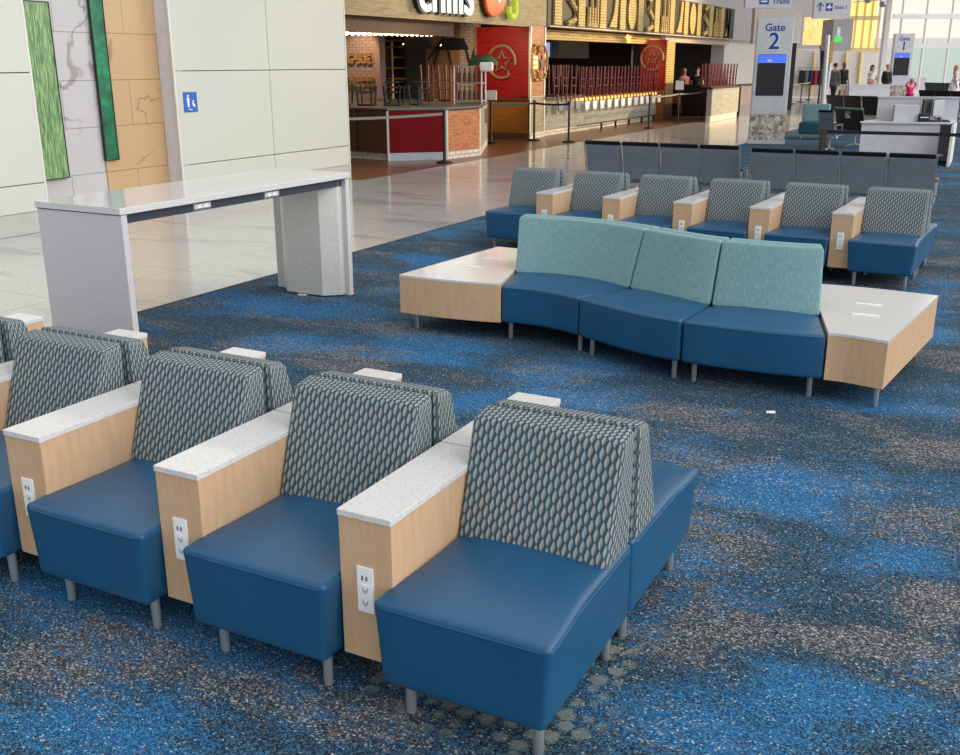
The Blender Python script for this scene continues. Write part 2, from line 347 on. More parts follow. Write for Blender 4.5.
    def mesh(s, name, mat, smooth=False, bevel=0):
        bmesh.ops.recalc_face_normals(s.bm, faces=s.bm.faces)
        if bevel: bmesh.ops.bevel(s.bm, geom=list(s.bm.edges), offset=bevel, segments=2, affect='EDGES', profile=.6, clamp_overlap=True)
        me = bpy.data.meshes.new(name); s.bm.to_mesh(me); s.bm.free()
        if mat is not None: me.materials.append(mat)
        if smooth:
            for p in me.polygons: p.use_smooth = True
            try: me.set_sharp_from_angle(angle=math.radians(38))
            except Exception: pass
        return me
    def build(s, name, mat, parent=None, smooth=False, bevel=0, label=None):
        o = bpy.data.objects.new(name, s.mesh(name, mat, smooth, bevel)); COL.objects.link(o)
        if parent: o.parent = parent
        if label: o['label'] = label
        return o

def thing(name, label, cat, loc=(0, 0, 0), rz=0.0, group=None):
    o = bpy.data.objects.new(name, None); COL.objects.link(o); o.location = loc; o.rotation_euler = (0, 0, rz); o.empty_display_size = .1
    return tag(o, label, cat, group)
def tag(o, label, cat, group=None, kind=None):
    o['label'] = label; o['category'] = cat
    if group: o['group'] = group
    if kind: o['kind'] = kind
    return o
def dup(root, loc, rz, label, group=None, parent=None):
    r = root.copy(); COL.objects.link(r); r.location = loc; r.rotation_euler = (0, 0, rz); r['label'] = label
    if group: r['group'] = group
    for ch in list(root.children):
        c = ch.copy(); COL.objects.link(c); c.parent = r
        for g in list(ch.children):
            d = g.copy(); COL.objects.link(d); d.parent = c
    return r
def struct(name, mb, mat, smooth=False, bevel=0, kind='structure'):
    o = mb.build(name, mat, None, smooth, bevel); o.rotation_euler = (0, 0, -A); o['kind'] = kind; return o
def text_part(name, body, size, mat, parent, mtx, extrude=.01, sx=1.0, bold=0.0, align='LEFT', label=None):
    cu = bpy.data.curves.new(name, 'FONT'); cu.body = body; cu.size = size; cu.extrude = extrude; cu.offset = bold; cu.align_x = align
    cu.resolution_u = 4
    t = bpy.data.objects.new(name+'_tmp', cu); COL.objects.link(t)
    bpy.context.view_layer.update()
    me = bpy.data.meshes.new_from_object(t.evaluated_get(bpy.context.evaluated_depsgraph_get()))
    bpy.data.objects.remove(t)
    me.transform(mtx @ Matrix.Diagonal((sx, 1, 1, 1)))
    me.materials.clear(); me.materials.append(mat)
    o = bpy.data.objects.new(name, me); COL.objects.link(o); o.parent = parent
    if label: o['label'] = label
    return o
FACE_V = Matrix.Rotation(PI/2, 4, 'X')                                   # text facing -y
FACE_U = Matrix.Rotation(PI/2, 4, 'Z') @ Matrix.Rotation(PI/2, 4, 'X')   # text facing +x

ORD = ['first', 'second', 'third', 'fourth', 'fifth', 'sixth', 'seventh', 'eighth', 'ninth', 'tenth', 'eleventh', 'twelfth', 'thirteenth', 'fourteenth', 'fifteenth', 'sixteenth']

# ================================================================== floor
def carpet():
    nx, ny = 240, 260
    u0, u1, v0, v1 = -6.45, 7.0, -2.0, 19.0
    # plan in the building frame, blob centres measured on the floor
    def blob(px, py, rx, ry):
        c = uv(fl(px, py)); e = uv(fl(px+rx, py)); g = uv(fl(px, py-ry))
        return c, (e-c), (g-c)
    blues = [blob(*b) for b in ((790, 478, 85, 24), (825, 592, 100, 30), (775, 705, 110, 42), (60, 725, 120, 40), (50, 592, 55, 24), (436, 347, 60, 14), (561, 378, 60, 16), (255, 312, 70, 14), (200, 294, 40, 8), (365, 236, 45, 6), (450, 228, 30, 6), (600, 397, 50, 10), (690, 452, 40, 18), (930, 300, 30, 18), (925, 335, 30, 10), (905, 400, 60, 14), (890, 560, 60, 14), (330, 312, 60, 8), (420, 258, 30, 5), (300, 340, 50, 10), (690, 560, 40, 14), (930, 660, 50, 22), (640, 640, 30, 16), (480, 400, 40, 8))]
    greys = [blob(*b) for b in ((700, 520, 60, 20), (560, 375, 40, 8), (330, 360, 50, 12), (730, 545, 40, 14), (900, 515, 60, 12), (870, 640, 70, 16), (690, 640, 60, 20), (660, 720, 60, 24), (80, 660, 80, 24), (560, 405, 45, 9), (470, 300, 60, 8), (270, 345, 40, 10), (120, 640, 60, 16), (250, 690, 60, 24), (700, 420, 60, 10), (930, 600, 30, 20), (350, 720, 60, 20), (400, 330, 30, 8), (935, 455, 40, 14))]
    pebs = [blob(*b) for b in ((470, 705, 55, 22), (525, 722, 55, 22), (575, 690, 26, 30), (607, 655, 22, 26), (440, 690, 40, 16), (390, 668, 22, 14))]
    def val(P, bl):
        s = 0
        for c, e, g in bl:
            d = P-c; det = e.x*g.y-e.y*g.x
            a = (d.x*g.y-d.y*g.x)/det; b = (e.x*d.y-e.y*d.x)/det; q = a*a+b*b
            if q < 4: s = max(s, max(0, 1-q/2.2))
        return s
    vs, fs, bl_, gr_, pb_ = [], [], [], [], []
    for j in range(ny+1):
        for i in range(nx+1):
            P = Vector((u0+(u1-u0)*i/nx, v0+(v1-v0)*j/ny, 0)); vs.append(P)
            bl_.append(val(P, blues)); gr_.append(val(P, greys)); pb_.append(min(1, val(P, pebs)*2.5))
    for j in range(ny):
        for i in range(nx):
            k = j*(nx+1)+i; fs.append((k, k+1, k+nx+2, k+nx+1))
    # the carpet beyond the seating, one big sheet around the grid
    far = [(-6.45, 19.0), (7.0, 19.0), (30, 19.0), (30, 64), (-3.0, 64), (-6.45, 45)]; k = len(vs)
    vs += [Vector((*p, 0)) for p in far]; fs.append(tuple(range(k, k+6)))
    k = len(vs); vs += [Vector(p) for p in ((7.0, -2, 0), (30, -2, 0), (30, 19, 0), (7.0, 19, 0))]; fs.append((k, k+1, k+2, k+3))
    bl_ += [0.25]*10; gr_ += [.0]*10; pb_ += [0]*10
    me = bpy.data.meshes.new('floor'); me.from_pydata(vs, [], fs); me.materials.append(M['carpet'])
    for nm, dat in (('blue', bl_), ('grey', gr_), ('pebble', pb_)):
        at = me.attributes.new(nm, 'FLOAT', 'POINT'); at.data.foreach_set('value', dat)
    o = bpy.data.objects.new('floor', me); COL.objects.link(o); o.rotation_euler = (0, 0, -A); o['kind'] = 'structure'
carpet()
m = MB(); m.quad([(-10.5, -4, -.004), (-6.45, -4, -.004), (-6.45, 45, -.004), (-10.5, 45, -.004)]); m.quad([(-16, 45, -.004), (-6.45, 45, -.004), (-3, 64, -.004), (-16, 64, -.004)])
m.quad([(-16, 41.5, -.004), (-10.5, 41.5, -.004), (-10.5, 45, -.004), (-16, 45, -.004)]); m.quad([(-14, 3, -.004), (-10.5, 3, -.004), (-10.5, 15.2, -.004), (-14, 15.2, -.004)])
struct('floor_terrazzo', m, M['terrazzo'])
m = MB(); m.quad([(-21, 15.2, -.004), (-10.5, 15.2, -.004), (-10.5, 41.5, -.004), (-21, 41.5, -.004)]); struct('floor_wood', m, M['floorwood'])
m = MB().box(-6.47, -6.44, -2, 45, -.003, .004); struct('trim_1', m, M['gap'])

# ================================================================== wall on the left
WU = -10.75
def wall_panels(name, v0, v1, cuts_v, end=False):
    m = MB(); zs = [.26, .60, 1.91, 3.22, 4.5]; vs = [v0]+cuts_v+[v1]; g = .006
    for a, b in zip(vs, vs[1:]):
        for c, d in zip(zs, zs[1:]): m.box(WU-.06, WU, a+g, b-g, c+g, d-g)
    struct(name, m, M['cream'], bevel=.003)
wall_panels('wall_left', 3.0, 8.66, [4.6, 6.65])
wall_panels('wall_left_panel', 11.06, 15.2, [13.12])
m = MB().box(WU-.25, WU-.05, 3.0, 8.64, 0, 4.5).box(WU-.25, WU-.05, 11.2, 15.18, 0, 4.5); struct('wall_left_core', m, M['seam'])
m = MB().box(WU-.06, WU-.012, 3.0, 8.66, 0, .26).box(WU-.06, WU-.012, 11.06, 15.2, 0, .26); struct('baseboard_left', m, M['cream_base'])
m = MB().box(WU-.26, WU+.004, 8.645, 8.675, 0, 4.5).box(WU-.26, WU+.004, 15.2, 15.23, 0, 4.5).box(WU-.03, WU+.004, 11.02, 11.06, 0, 4.5); struct('trim_2', m, M['steel'])
m = MB().box(WU-.7, WU-.25, 8.4, 8.66, 0, 4.5); struct('wall_left_return', m, M['cream'])
m = MB().box(WU-.35, WU-.02, 11.05, 11.2, 0, 4.5); struct('wall_left_jamb', m, M['lilac'])
# marble-lined recess (back wall parallel to the concourse; its tiles: pale part, then tan part with warm light put into its colour)
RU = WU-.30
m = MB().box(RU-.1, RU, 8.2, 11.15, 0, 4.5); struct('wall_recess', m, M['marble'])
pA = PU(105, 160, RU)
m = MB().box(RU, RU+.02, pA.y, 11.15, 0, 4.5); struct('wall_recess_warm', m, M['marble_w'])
def art_panel(name, label, x0, x1, y0, y1, mat):
    a, b = PU(x0, y1, RU), PU(x1, y1, RU); zb = a.z; zt = min(PU(x1, y0, RU).z, 4.4)
    r = thing(name, label, 'wall art', B(RU+.03, (a.y+b.y)/2, zb), -A)
    w = (b.y-a.y)/2
    MB().box(-.005, .025, -w, w, 0, zt-zb).build('glass_panel', mat, r)
    fr = MB(); t = .012
    fr.box(-.005, .032, -w-t, -w, -t, zt-zb+t).box(-.005, .032, w, w+t, -t, zt-zb+t).box(-.005, .032, -w, w, -t, 0).box(-.005, .032, -w, w, zt-zb, zt-zb+t)
    fr.build('frame', M['dark'], r)
art_panel('art_panel', 'tall green streaked glass art panel on the pale marble wall of the restroom entrance', 42.5, 66.5, 4, 179.5, M['green_art'])
art_panel('art_panel', 'narrow emerald swirled glass strip between the pale marble and the warm-lit tan marble', 104, 116, -30, 160, M['emerald'])
# restroom sign
r = thing('restroom_sign', 'small blue restroom sign with white figures on the cream wall panel', 'sign', B(WU, 11.305, 1.48), -A)
MB().box(0, .012, -.135, .135, -.14, .14).build('plate', M['sign_blue'], r, bevel=.003)
f = MB(); f.ball((.014, -.05, .085), .018, 2, (.2, 1, 1)); f.extrude([(.012, -.075, .06), (.012, -.025, .06), (.012, -.03, .0), (.012, -.037, -.07), (.012, -.063, -.07), (.012, -.07, .0)], (.004, 0, 0))
f.ball((.014, .05, .012), .014, 2, (.2, 1, 1)); f.extrude([(.012, .03, -.005), (.012, .055, -.005), (.012, .09, -.06), (.012, .065, -.07), (.012, .035, -.04)], (.004, 0, 0))
f.build('pictogram', M['white'], r)
text_part('lettering', 'MEN', .035, M['white'], r, Matrix.Translation((.013, -.05, -.115)) @ FACE_U, .002)

# ================================================================== lounge seating rows
P_, CW, D_, SF, US, SW = .7819, .1977, 1.3184, .0818, .1988, .5626
ZC, ZCB, ZS, ZB = .6705, .1503, .4228, .1411
HALF = D_/2
def make_chair(label):
    r = thing('lounge_chair', label, 'chair')
    def flare(q):
        t = max(0, (q.z-ZB)/(ZS-ZB)); f = min(1, max(0, (.26-q.y)/.30)); f = f*f*(3-2*f)
        return (q.x+(q.x-SW/2)/(SW/2)*(.019*t**1.3*f), q.y-.010*t*f, q.z)
    MB().round_box(.0, SW, -SF-.002, HALF-.006, ZB, ZS+.012, .02, 9, warp=flare, crown=.020).build('seat', M['vinyl'], r, True)
    pp = MB(); e = .0035; zt = ZS-.006; y0 = -SF-.0115
    L_, R_ = -.0195, SW+.0195
    pp.tube([(.0, HALF-.03, zt), (-.003, .16, zt), (-.011, .07, zt), (L_+.002, -.04, zt), (L_+.004, y0+.012, zt), (L_+.03, y0, zt), (SW*.3, y0-.002, zt), (SW*.7, y0-.002, zt), (R_-.03, y0, zt), (R_-.004, y0+.012, zt), (R_-.002, -.04, zt), (SW+.011, .07, zt), (SW+.003, .16, zt), (SW, HALF-.03, zt)], e, 6)
    pp.build('piping', M['vinyl'], r, True)
    zb, zt = ZS+.012, .848
    def warp(q):
        t = (q.z-zb)/(zt-zb); dep = .235*(1-t)+.100*t
        s = (q.y-0)/.2
        return (q.x, HALF-.012-(1-s)*dep, q.z+(.016*(s-.5)*t))
    MB().round_box(-.003, SW-.004, 0, .2, zb-.012, zt, .024, 6, warp=warp).build('backrest', M['leaf'], r, True)
    for x in (.055, SW-.055):
        for y in (-SF+.085, HALF-.085):
            MB().lathe([(.014, 0), (.0165, .004), (.0185, ZB+.01)], x, y, 0, 14).build('leg', M['leg'], r, True)
    return r
def make_console(label):
    r = thing('armrest_console', label, 'console table')
    y1 = HALF-.004
    MB().box(0, CW, 0, y1, ZCB, ZC-.022).build('cabinet', M['maple'], r, bevel=.0015)
    MB().box(-.002, CW+.002, -.004, y1, ZC-.022, ZC).build('top_slab', M['quartz'], r, bevel=.002)
    MB().box(.02, CW-.02, .28, .32, .0, ZCB).build('foot', M['black'], r); MB().box(.02, CW-.02, HALF-.06, HALF-.03, 0, ZCB).build('foot', M['black'], r)
    o = MB().box(.066, .128, -.006, 0, .325, .486).build('power_outlet', M['white'], r, bevel=.0015)
    MB().box(.078, .116, -.0072, -.0055, .334, .426).build('socket_face', M['white'], o, bevel=.0005)
    for x in (.084, .100): MB().box(x, x+.007, -.0075, -.005, .440, .456).build('usb_port', M['belt_grey'], o)
    for z in (.352, .398):
        q = MB(); q.extrude([(.086, -.0072, z+.018), (.086, -.0072, z+.006), (.094, -.0072, z-.004), (.100, -.0072, z-.004), (.108, -.0072, z+.006), (.108, -.0072, z+.018), (.104, -.0072, z+.018), (.100, -.0072, z+.008), (.094, -.0072, z+.008), (.090, -.0072, z+.018)], (0, -.0008, 0)); q.build('socket', M['silver'], o)
    return r
chair0 = cons0 = None
def row(x0, y0, a, kc, kk, fchair, fcons):
    """one double-sided run of chairs and consoles; kc, kk: index lists"""
    global chair0, cons0
    def W(u, v): return (x0+u*math.cos(a)+v*math.sin(a), y0-u*math.sin(a)+v*math.cos(a), 0)
    for side in (0, 1):
        for k in kc:
            u = k*P_+US; lab, grp = fchair(k, side)
            loc, rz = (W(u, 0), -a) if side == 0 else (W(u+SW, D_), -a+PI)
            if chair0 is None: chair0 = make_chair(lab); chair0.location = loc; chair0.rotation_euler.z = rz; chair0['group'] = grp
            else: dup(chair0, loc, rz, lab, grp)
        for k in kk:
            u = k*P_; lab, grp = fcons(k, side)
            loc, rz = (W(u, 0), -a) if side == 0 else (W(u+CW, D_), -a+PI)
            if cons0 is None: cons0 = make_console(lab); cons0.location = loc; cons0.rotation_euler.z = rz; cons0['group'] = grp
            else: dup(cons0, loc, rz, lab, grp)
def near_chair(k, s):
    n = ['end chair', 'second chair', 'third chair', 'fourth chair', 'fifth chair'][-k]
    w = 'nearest the camera' if k == 0 else 'from the camera end'
    if s == 0: return f'blue lounge chair with leaf-pattern back, {n} {w}, near row', 'front chairs of the near lounge row'
    return f'blue lounge chair facing away, {n} {w}, rear of near row', 'rear chairs of the near lounge row'
def near_cons(k, s):
    n = ['first', 'second', 'third', 'fourth', 'fifth'][-k]
    if s == 0: return f'maple armrest console with white top, {n} from the near right end of the near row', 'front consoles of the near lounge row'
    return f'rear maple console, only its white top showing, {n} from right end of near row', 'rear consoles of the near lounge row'
row(-.4644, 2.9089, .4789, [0, -1, -2, -3, -4], [0, -1, -2, -3, -4], near_chair, near_cons)
def far_chair(k, s):
    n = ORD[-k] if k > -5 else 'last'
    if s == 0: return f'blue lounge chair with leaf-pattern back, {n} from right in the row behind the bench', 'front chairs of the far lounge row'
    return f'far side blue lounge chair facing away, {n} from right in the row behind the bench', 'rear chairs of the far lounge row'
def far_cons(k, s):
    n = ORD[-k]
    if s == 0: return f'maple armrest console with outlet, {n} from right in the row behind the bench', 'front consoles of the far lounge row'
    return f'rear console with white top, {n} from right in the row behind the bench', 'rear consoles of the far lounge row'
row(3.2818, 9.4709, .5252, [0, -1, -2, -3, -4, -5], [0, -1, -2, -3, -4], far_chair, far_cons)

# ================================================================== serpentine bench
HD = .73
ST = [((-.271, 8.319), 32.4), ((.297, 8.07), 13.2), ((1.251, 7.41), 53.0), ((1.678, 6.912), 33.0), ((2.264, 6.63), 13.0), ((2.803, 6.325), 34.2)]
def station(i):
    (x, y), d = ST[i]; d = math.radians(d); return Vector((x, y, 0)), d
def bwarp(i, org):
    p0, d0 = station(i); p1, d1 = station(i+1); L = (p1-p0).length
    t0 = Vector((math.cos(d0), -math.sin(d0), 0))*L; t1 = Vector((math.cos(d1), -math.sin(d1), 0))*L
    def f(s, t, z):
        h = ((2*s**3-3*s**2+1)*p0 + (s**3-2*s**2+s)*t0 + (-2*s**3+3*s**2)*p1 + (s**3-s**2)*t1)
        d = d0+(d1-d0)*s
        return Vector((h.x+math.sin(d)*t-org.x, h.y+math.cos(d)*t-org.y, z))
    return f, L
def bench_module(i, side, label):
    org = (station(i)[0]+station(i+1)[0])/2
    r = thing('bench_seat_module', label, 'bench', org, 0, 'front modules of the serpentine bench' if side < 0 else 'rear modules of the serpentine bench')
    f, L = bwarp(i, org)
    S_ = lambda q: f(q.x/L, q.y*(1 if side < 0 else -1), q.z)
    g = .004
    MB().round_box(g, L-g, -HD, -.006, ZB, ZS, .022, 10, warp=S_, crown=.022).build('seat', M['vinyl'], r, True)
    n = 14
    MB().tube([f(s, (-HD-.001)*(1 if side < 0 else -1), ZS-.014) for s in [.02+.96*k/n for k in range(n+1)]], .0035, 6).build('piping', M['vinyl'], r, True)
    zb, zt = ZS-.003, .848
    def warp(q):
        t = (q.z-zb)/(zt-zb); dep = .225*(1-t)+.09*t; s = q.y/.2
        return S_(Vector((q.x, -.006-(1-s)*dep, q.z)))
    MB().round_box(.006, L-.006, 0, .2, zb, zt, .018, 10, warp=warp).build('backrest', M['teal'], r, True)
    for s in (.08, .92):
        for t in (-HD+.09, -.09):
            p = f(s, t*(1 if side < 0 else -1), 0)
            MB().lathe([(.014, 0), (.0165, .004), (.0185, ZB+.01)], p.x, p.y, 0, 14).build('leg', M['leg'], r, True)
for i, w in ((1, 'left module beside the left end table'), (2, 'middle module of three'), (3, 'right module beside the right end table')):
    bench_module(i, -1, f'front blue bench seat with teal back, {w}')
    bench_module(i, 1, f'rear bench seat facing away, behind the {w}')
def end_table(i, label, slots):
    org = (station(i)[0]+station(i+1)[0])/2
    r = thing('bench_end_table', label, 'table', org)
    f, L = bwarp(i, org); n = 10
    def ring(g=0.0, h=0.0):
        return [f(g+(1-2*g)*k/n, -HD-h, 0) for k in range(n+1)]+[f(g+(1-2*g)*(1-k/n), HD+h, 0) for k in range(n+1)]
    MB().prism(ring(.006), ZB, ZS+.003).build('cabinet', M['maple'], r, bevel=.0)
    MB().prism(ring(.004, .003), ZS+.003, ZS+.02).build('top_slab', M['quartz'], r)
    for s, t in (((.12, -HD+.09), (.12, HD-.09), (.86, HD-.09)) if i == 0 else ((.86, -HD+.09), (.12, HD-.09), (.86, HD-.09))):
        if True:
            p = f(s, t, 0); MB().lathe([(.014, 0), (.0165, .004), (.0185, ZB)], p.x, p.y, 0, 14).build('leg', M['leg'], r, True)
    for px0, py0, px1, py1 in slots:
        a = fl(px0, py0, ZS+.02)-org; b = fl(px1, py1, ZS+.02)-org; a.z = b.z = ZS+.02
        d = (b-a).normalized(); nrm = Vector((-d.y, d.x, 0))*.018
        MB().extrude([a-nrm, b-nrm, b+nrm, a+nrm], (0, 0, .006)).build('power_flap', M['white'], r, bevel=.002)
end_table(0, 'wedge-shaped maple end table with glossy white top at the left end of the bench', [(483, 258, 501, 260), (466, 266.5, 484, 268)])
end_table(4, 'wedge-shaped maple end table with white top at the right end of the bench', [(856, 303.5, 882, 306), (852, 314, 879, 316.5)])

# ================================================================== tall counter with outlets
CO = Vector((-2.42, 6.69, 0)); CL, CDp, CH = 2.60, .84, 1.095
r = thing('high_counter', 'tall pale quartz counter table with slab legs and dark power rail', 'counter', CO, PI/2-.497)
# local x runs along the counter (away), local y to the left
MB().box(0, CL, 0, CDp, CH-.045, CH).build('top_slab', m_quartz('counter_quartz', (206, 203, 203), .08), r, bevel=.003)
MB().box(.012, .062, .006, CDp-.006, 0, CH-.05).build('leg_slab', M['quartz_grey'], r, bevel=.002, label='near pale quartz slab leg')
MB().box(CL-.065, CL-.008, .006, CDp-.006, 0, CH-.05).build('leg_slab', M['quartz_grey'], r, bevel=.002, label='far pale quartz slab leg')
MB().box(.01, CL-.006, .01, CDp-.01, CH-.052, CH-.044).build('shadow_gap', M['gap'], r)
MB().box(.06, CL-.06, .05, .17, CH-.115, CH-.05).build('power_rail', M['navy'], r)
for x in (.72, 1.50):
    o = MB().extrude([(x, .05, CH-.055), (x, .035, CH-.06), (x, .035, CH-.095), (x, .05, CH-.11)], (.17, 0, 0)).build('power_outlet', M['silver'], r)
    s = MB()
    for q in (.03, .095): s.box(x+q, x+q+.045, .032, .036, CH-.092, CH-.066)
    s.build('socket_face', M['white'], o)
MB().prism([(CL-.065, .05), (CL-.13, .05), (CL-.24, .18), (CL-.24, CDp-.26), (CL-.13, CDp-.14), (CL-.065, CDp-.14)], .012, CH-.05).build('steel_housing', M['steel'], r, bevel=.004)
MB().prism([(CL-.07, .065), (CL-.125, .065), (CL-.22, .185), (CL-.22, CDp-.28), (CL-.125, CDp-.16), (CL-.07, CDp-.16)], .0, .013).build('plinth', M['black'], r)
p = fl(303, 294.6)
r = thing('floor_outlet_cover', 'small flat metal floor outlet cover beside the steel leg of the tall counter', 'floor outlet', p, .4)
MB().lathe([(.05, 0), (.05, .004), (.046, .007)], n=20).build('cover_plate', M['steel'], r, True); MB().box(-.02, .02, -.012, .012, .007, .009).build('lid', M['leg'], r)
p = fl(770.5, 412.5)
tag(MB().extrude([(-.03, -.015, .002), (.025, -.02, .001), (.03, .012, .006), (-.02, .018, .003)], (0, 0, .002)).build('paper_scrap', M['white']), 'tiny white scrap of paper on the carpet in front of the bench', 'paper scrap').location = p

# ================================================================== beam seats
def beam_seats(label, loc, rz, n, fab, group, pitch=.552, trim='black', symbol=False, name='beam_seating'):
    """seats face local +y, backs at y=0"""
    r = thing(name, label, 'airport seating', loc, rz, group)
    w = pitch-.03
    for k in range(n):
        x0 = k*pitch+.015
        def wb(q):
            t = (q.z-.42)/.53; s = (q.x-x0)/w-.5
            return (q.x, q.y-.14*t**1.3+.02-.03*(1-4*s*s)*0, q.z)
        bk = MB().round_box(x0, x0+w, 0, .045, .42, .905, .012, 4, warp=wb).build('backrest', fab, r, True)
        MB().round_box(x0, x0+w, -.004, .05, .895, .955, .014, 3, warp=wb).build('top_trim', M[trim], bk, True)
        MB().round_box(x0, x0+w, .03, .50, .405, .46, .02, 3).build('seat', fab, r, True)
    for k in range(n+1):
        x = k*pitch
        MB().tube([(x, -.10, .935), (x, -.04, .70), (x, .03, .42), (x, .09, .33), (x, .40, .38)], .009, 6).build('side_frame', M['grey_seat'], r, True)
        if k in (0, n):
            am = MB(); am.tube([(x, .05, .44), (x, .06, .60), (x, .40, .60), (x, .42, .41)], .011, 6); am.build('armrest_bracket', M['silver'], r, True)
            MB().round_box(x-.025, x+.025, .04, .43, .605, .635, .012, 3).build('armrest', M['black'], r, True)
    MB().box(0, n*pitch, .16, .24, .30, .36).build('beam', M['silver'], r, bevel=.005)
    for x in (pitch*.5, (n-.5)*pitch):
        l = MB(); l.tube([(x, .2, .30), (x, .2, .06)], .03, 8); l.tube([(x, -.1, .015), (x, .06, .05), (x, .2, .075), (x, .36, .05), (x, .5, .015)], .016, 6); l.build('leg', M['silver'], r, True)
    if symbol:
        cx, cz = .015+w*.5, .78
        s = MB(); s.tube([(cx-.07, -.10, cz-.07), (cx+.07, -.10, cz-.07), (cx+.07, -.125, cz+.07), (cx-.07, -.125, cz+.07)], .008, 6, closed=True); s.build('symbol_border', M['white'], r)
        s = MB(); s.tube([(cx-.01, -.128, cz+.045), (cx-.01, -.118, cz-.0), (cx+.03, -.118, cz-.0), (cx+.045, -.112, cz-.045)], .008, 6); s.build('wheelchair_symbol', M['white'], r)
        s = MB(); s.tube([(cx-.005+.034*math.cos(t), -.114-.012*math.sin(t), cz-.018+.034*math.sin(t)) for t in [2.2+k*.42 for k in range(10)]], .007, 6); s.build('wheel_symbol', M['white'], r)
    return r
p0, p1 = fl(587.5, 140.5, .95), fl(744, 146.2, .95)
ang = math.atan2((p1-p0).y, (p1-p0).x); pit = (p1-p0).length/4
beam_seats('left unit of four grey beam seats with black-trimmed backs, behind the far lounge row', (p0.x, p0.y+.1, 0), ang, 4, M['grey_seat'], 'grey beam seats behind the lounge row', pit)
p0, p1 = fl(754.5, 148, .95), fl(942, 154.8, .95)
ang = math.atan2((p1-p0).y, (p1-p0).x); pit = (p1-p0).length/4
beam_seats('right unit of four grey beam seats with black-trimmed backs, behind the far lounge row', (p0.x, p0.y+.1, 0), ang, 4, M['grey_seat'], 'grey beam seats behind the lounge row', pit)

# ================================================================== restaurant shell
def bth(name, label, cat, u, v, z=0.0, rz=0.0, group=None): return thing(name, label, cat, B(u, v, z), -A+rz, group)
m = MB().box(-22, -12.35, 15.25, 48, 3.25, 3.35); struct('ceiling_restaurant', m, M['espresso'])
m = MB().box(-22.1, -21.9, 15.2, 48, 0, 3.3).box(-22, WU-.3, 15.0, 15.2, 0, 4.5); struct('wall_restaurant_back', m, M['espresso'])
m = MB().box(-12.6, -12.3, 15.23, 27.1, 2.94, 7.0); struct('wall_fascia', m, M['tanwood'])
m = MB().box(-12.6, -12.34, 27.1, 53.5, 2.98, 7.0); struct('wall_fascia_grey', m, M['wall_grey'])
m = MB().box(-12.62, -12.18, 27.1, 47.8, 2.97, 3.01); struct('trim_3', m, M['whitebrick'])
m = MB().box(-13.05, -12.62, 15.25, 22.4, 2.62, 2.95); struct('trim_4', m, M['brown'])
m = MB().box(-13.0, -12.7, 26.75, 38.4, 2.66, 2.94); struct('trim_5', m, M['yelbrick'])
m = MB()
for k in range(7): m.box(-12.705, -12.69, 27.6+k*1.5, 28.2+k*1.5, 2.8, 2.83)
m.build('vent_slots', M['dark']).rotation_euler.z = -A
bpy.data.objects['vent_slots']['kind'] = 'structure'; bpy.data.objects['vent_slots'].name = 'trim_6'
m = MB().box(-13.0, -12.5, 38.4, 47.6, 2.76, 2.98); struct('trim_7', m, M['pinkwall'])
# partition wall behind the island bar, v = 26.1
def seg(name, x0, x1, mat, z0=0, z1=3.25, th=.1, dv=0):
    a, b = PV(x0, 60, 26.1).x, PV(x1, 60, 26.1).x
    m = MB().box(a, b, 26.1+dv, 26.1+th+dv, z0, z1); return struct(name, m, mat)
seg('wall_partition_brick', 330, 379, M['whitebrick']); seg('wall_partition_dark', 384, 405, M['espresso'], dv=.5)
seg('wall_partition_slate', 405, 426, M['darkgreen']); seg('wall_partition_tan', 426, 460, M['tanboard'])
seg('wall_partition_light', 460, 479, M['whitebrick'], dv=.02); seg('column', 379, 384.5, M['pinkwall'], th=.3, dv=-.25)
m = MB()
for a, b in (((428, 60), (444, 37)), ((432, 72), (440, 45)), ((463, 38), (470, 66)), ((470, 66), (477, 40)), ((446, 40), (452, 70))):
    p, q = PV(*a, 26.05), PV(*b, 26.05); m.bar(p, q, .05)
struct('trim_8', m, M['espresso'])
VS = 25.70; SL, SRr = PV(477, 60, VS).x, -12.13
m = MB().box(SL, SRr, VS, 26.1, 1.08, 2.94); struct('wall_star_red', m, M['red'])
m = MB().box(SL, SRr, VS-.02, 26.08, .16, 1.04); struct('wall_star_amber', m, M['amber'])
m = MB().box(SL, SRr, VS-.1, 26.08, 1.04, 1.09).box(SL, SRr, VS-.03, 26.08, 0, .16); struct('trim_9', m, M['brown'])
m = MB().box(SL-.07, SL, VS-.04, 26.08, 1.0, 2.94); struct('trim_10', m, M['bronze'])
m = MB().box(-12.4, -12.12, 25.72, 26.62, .16, 1.1); struct('column_base', m, M['tanwood'])
m = MB().box(-12.4, -12.12, 25.72, 26.62, 1.13, 2.94); struct('column_poster', m, M['rose_wood'])
m = MB().box(-12.42, -12.1, 25.7, 26.64, 0, .16).box(-12.42, -12.1, 25.7, 26.64, 1.1, 1.13); struct('trim_11', m, M['whitebrick'])
m = MB().box(-12.16, -12.1, 25.68, 25.74, .16, 2.94).box(-12.16, -12.1, 26.6, 26.66, .16, 2.94); struct('trim_12', m, M['steel'])
VF = 36.92; FL_ = PV(640, 60, VF).x
m = MB().box(FL_, -11.98, VF, 37.2, 1.08, 2.8); struct('wall_star_red_far', m, M['red'])
m = MB().box(FL_, -11.98, VF-.03, 37.2, 0, 1.05); struct('wall_star_amber_far', m, M['amber'])
m = MB().box(-12.2, -11.95, 36.95, 37.9, 1.3, 2.75); struct('column_far', m, M['yelbrick'])
m = MB().box(-12.2, -11.95, 36.95, 37.9, 0, 1.3); struct('column_far_base', m, M['brown'])
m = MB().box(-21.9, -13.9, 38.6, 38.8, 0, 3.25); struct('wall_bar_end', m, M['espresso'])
m = MB().box(-18.2, -18.0, 26.8, 38.6, 0, 3.25); struct('wall_bar_back', m, M['brown'])
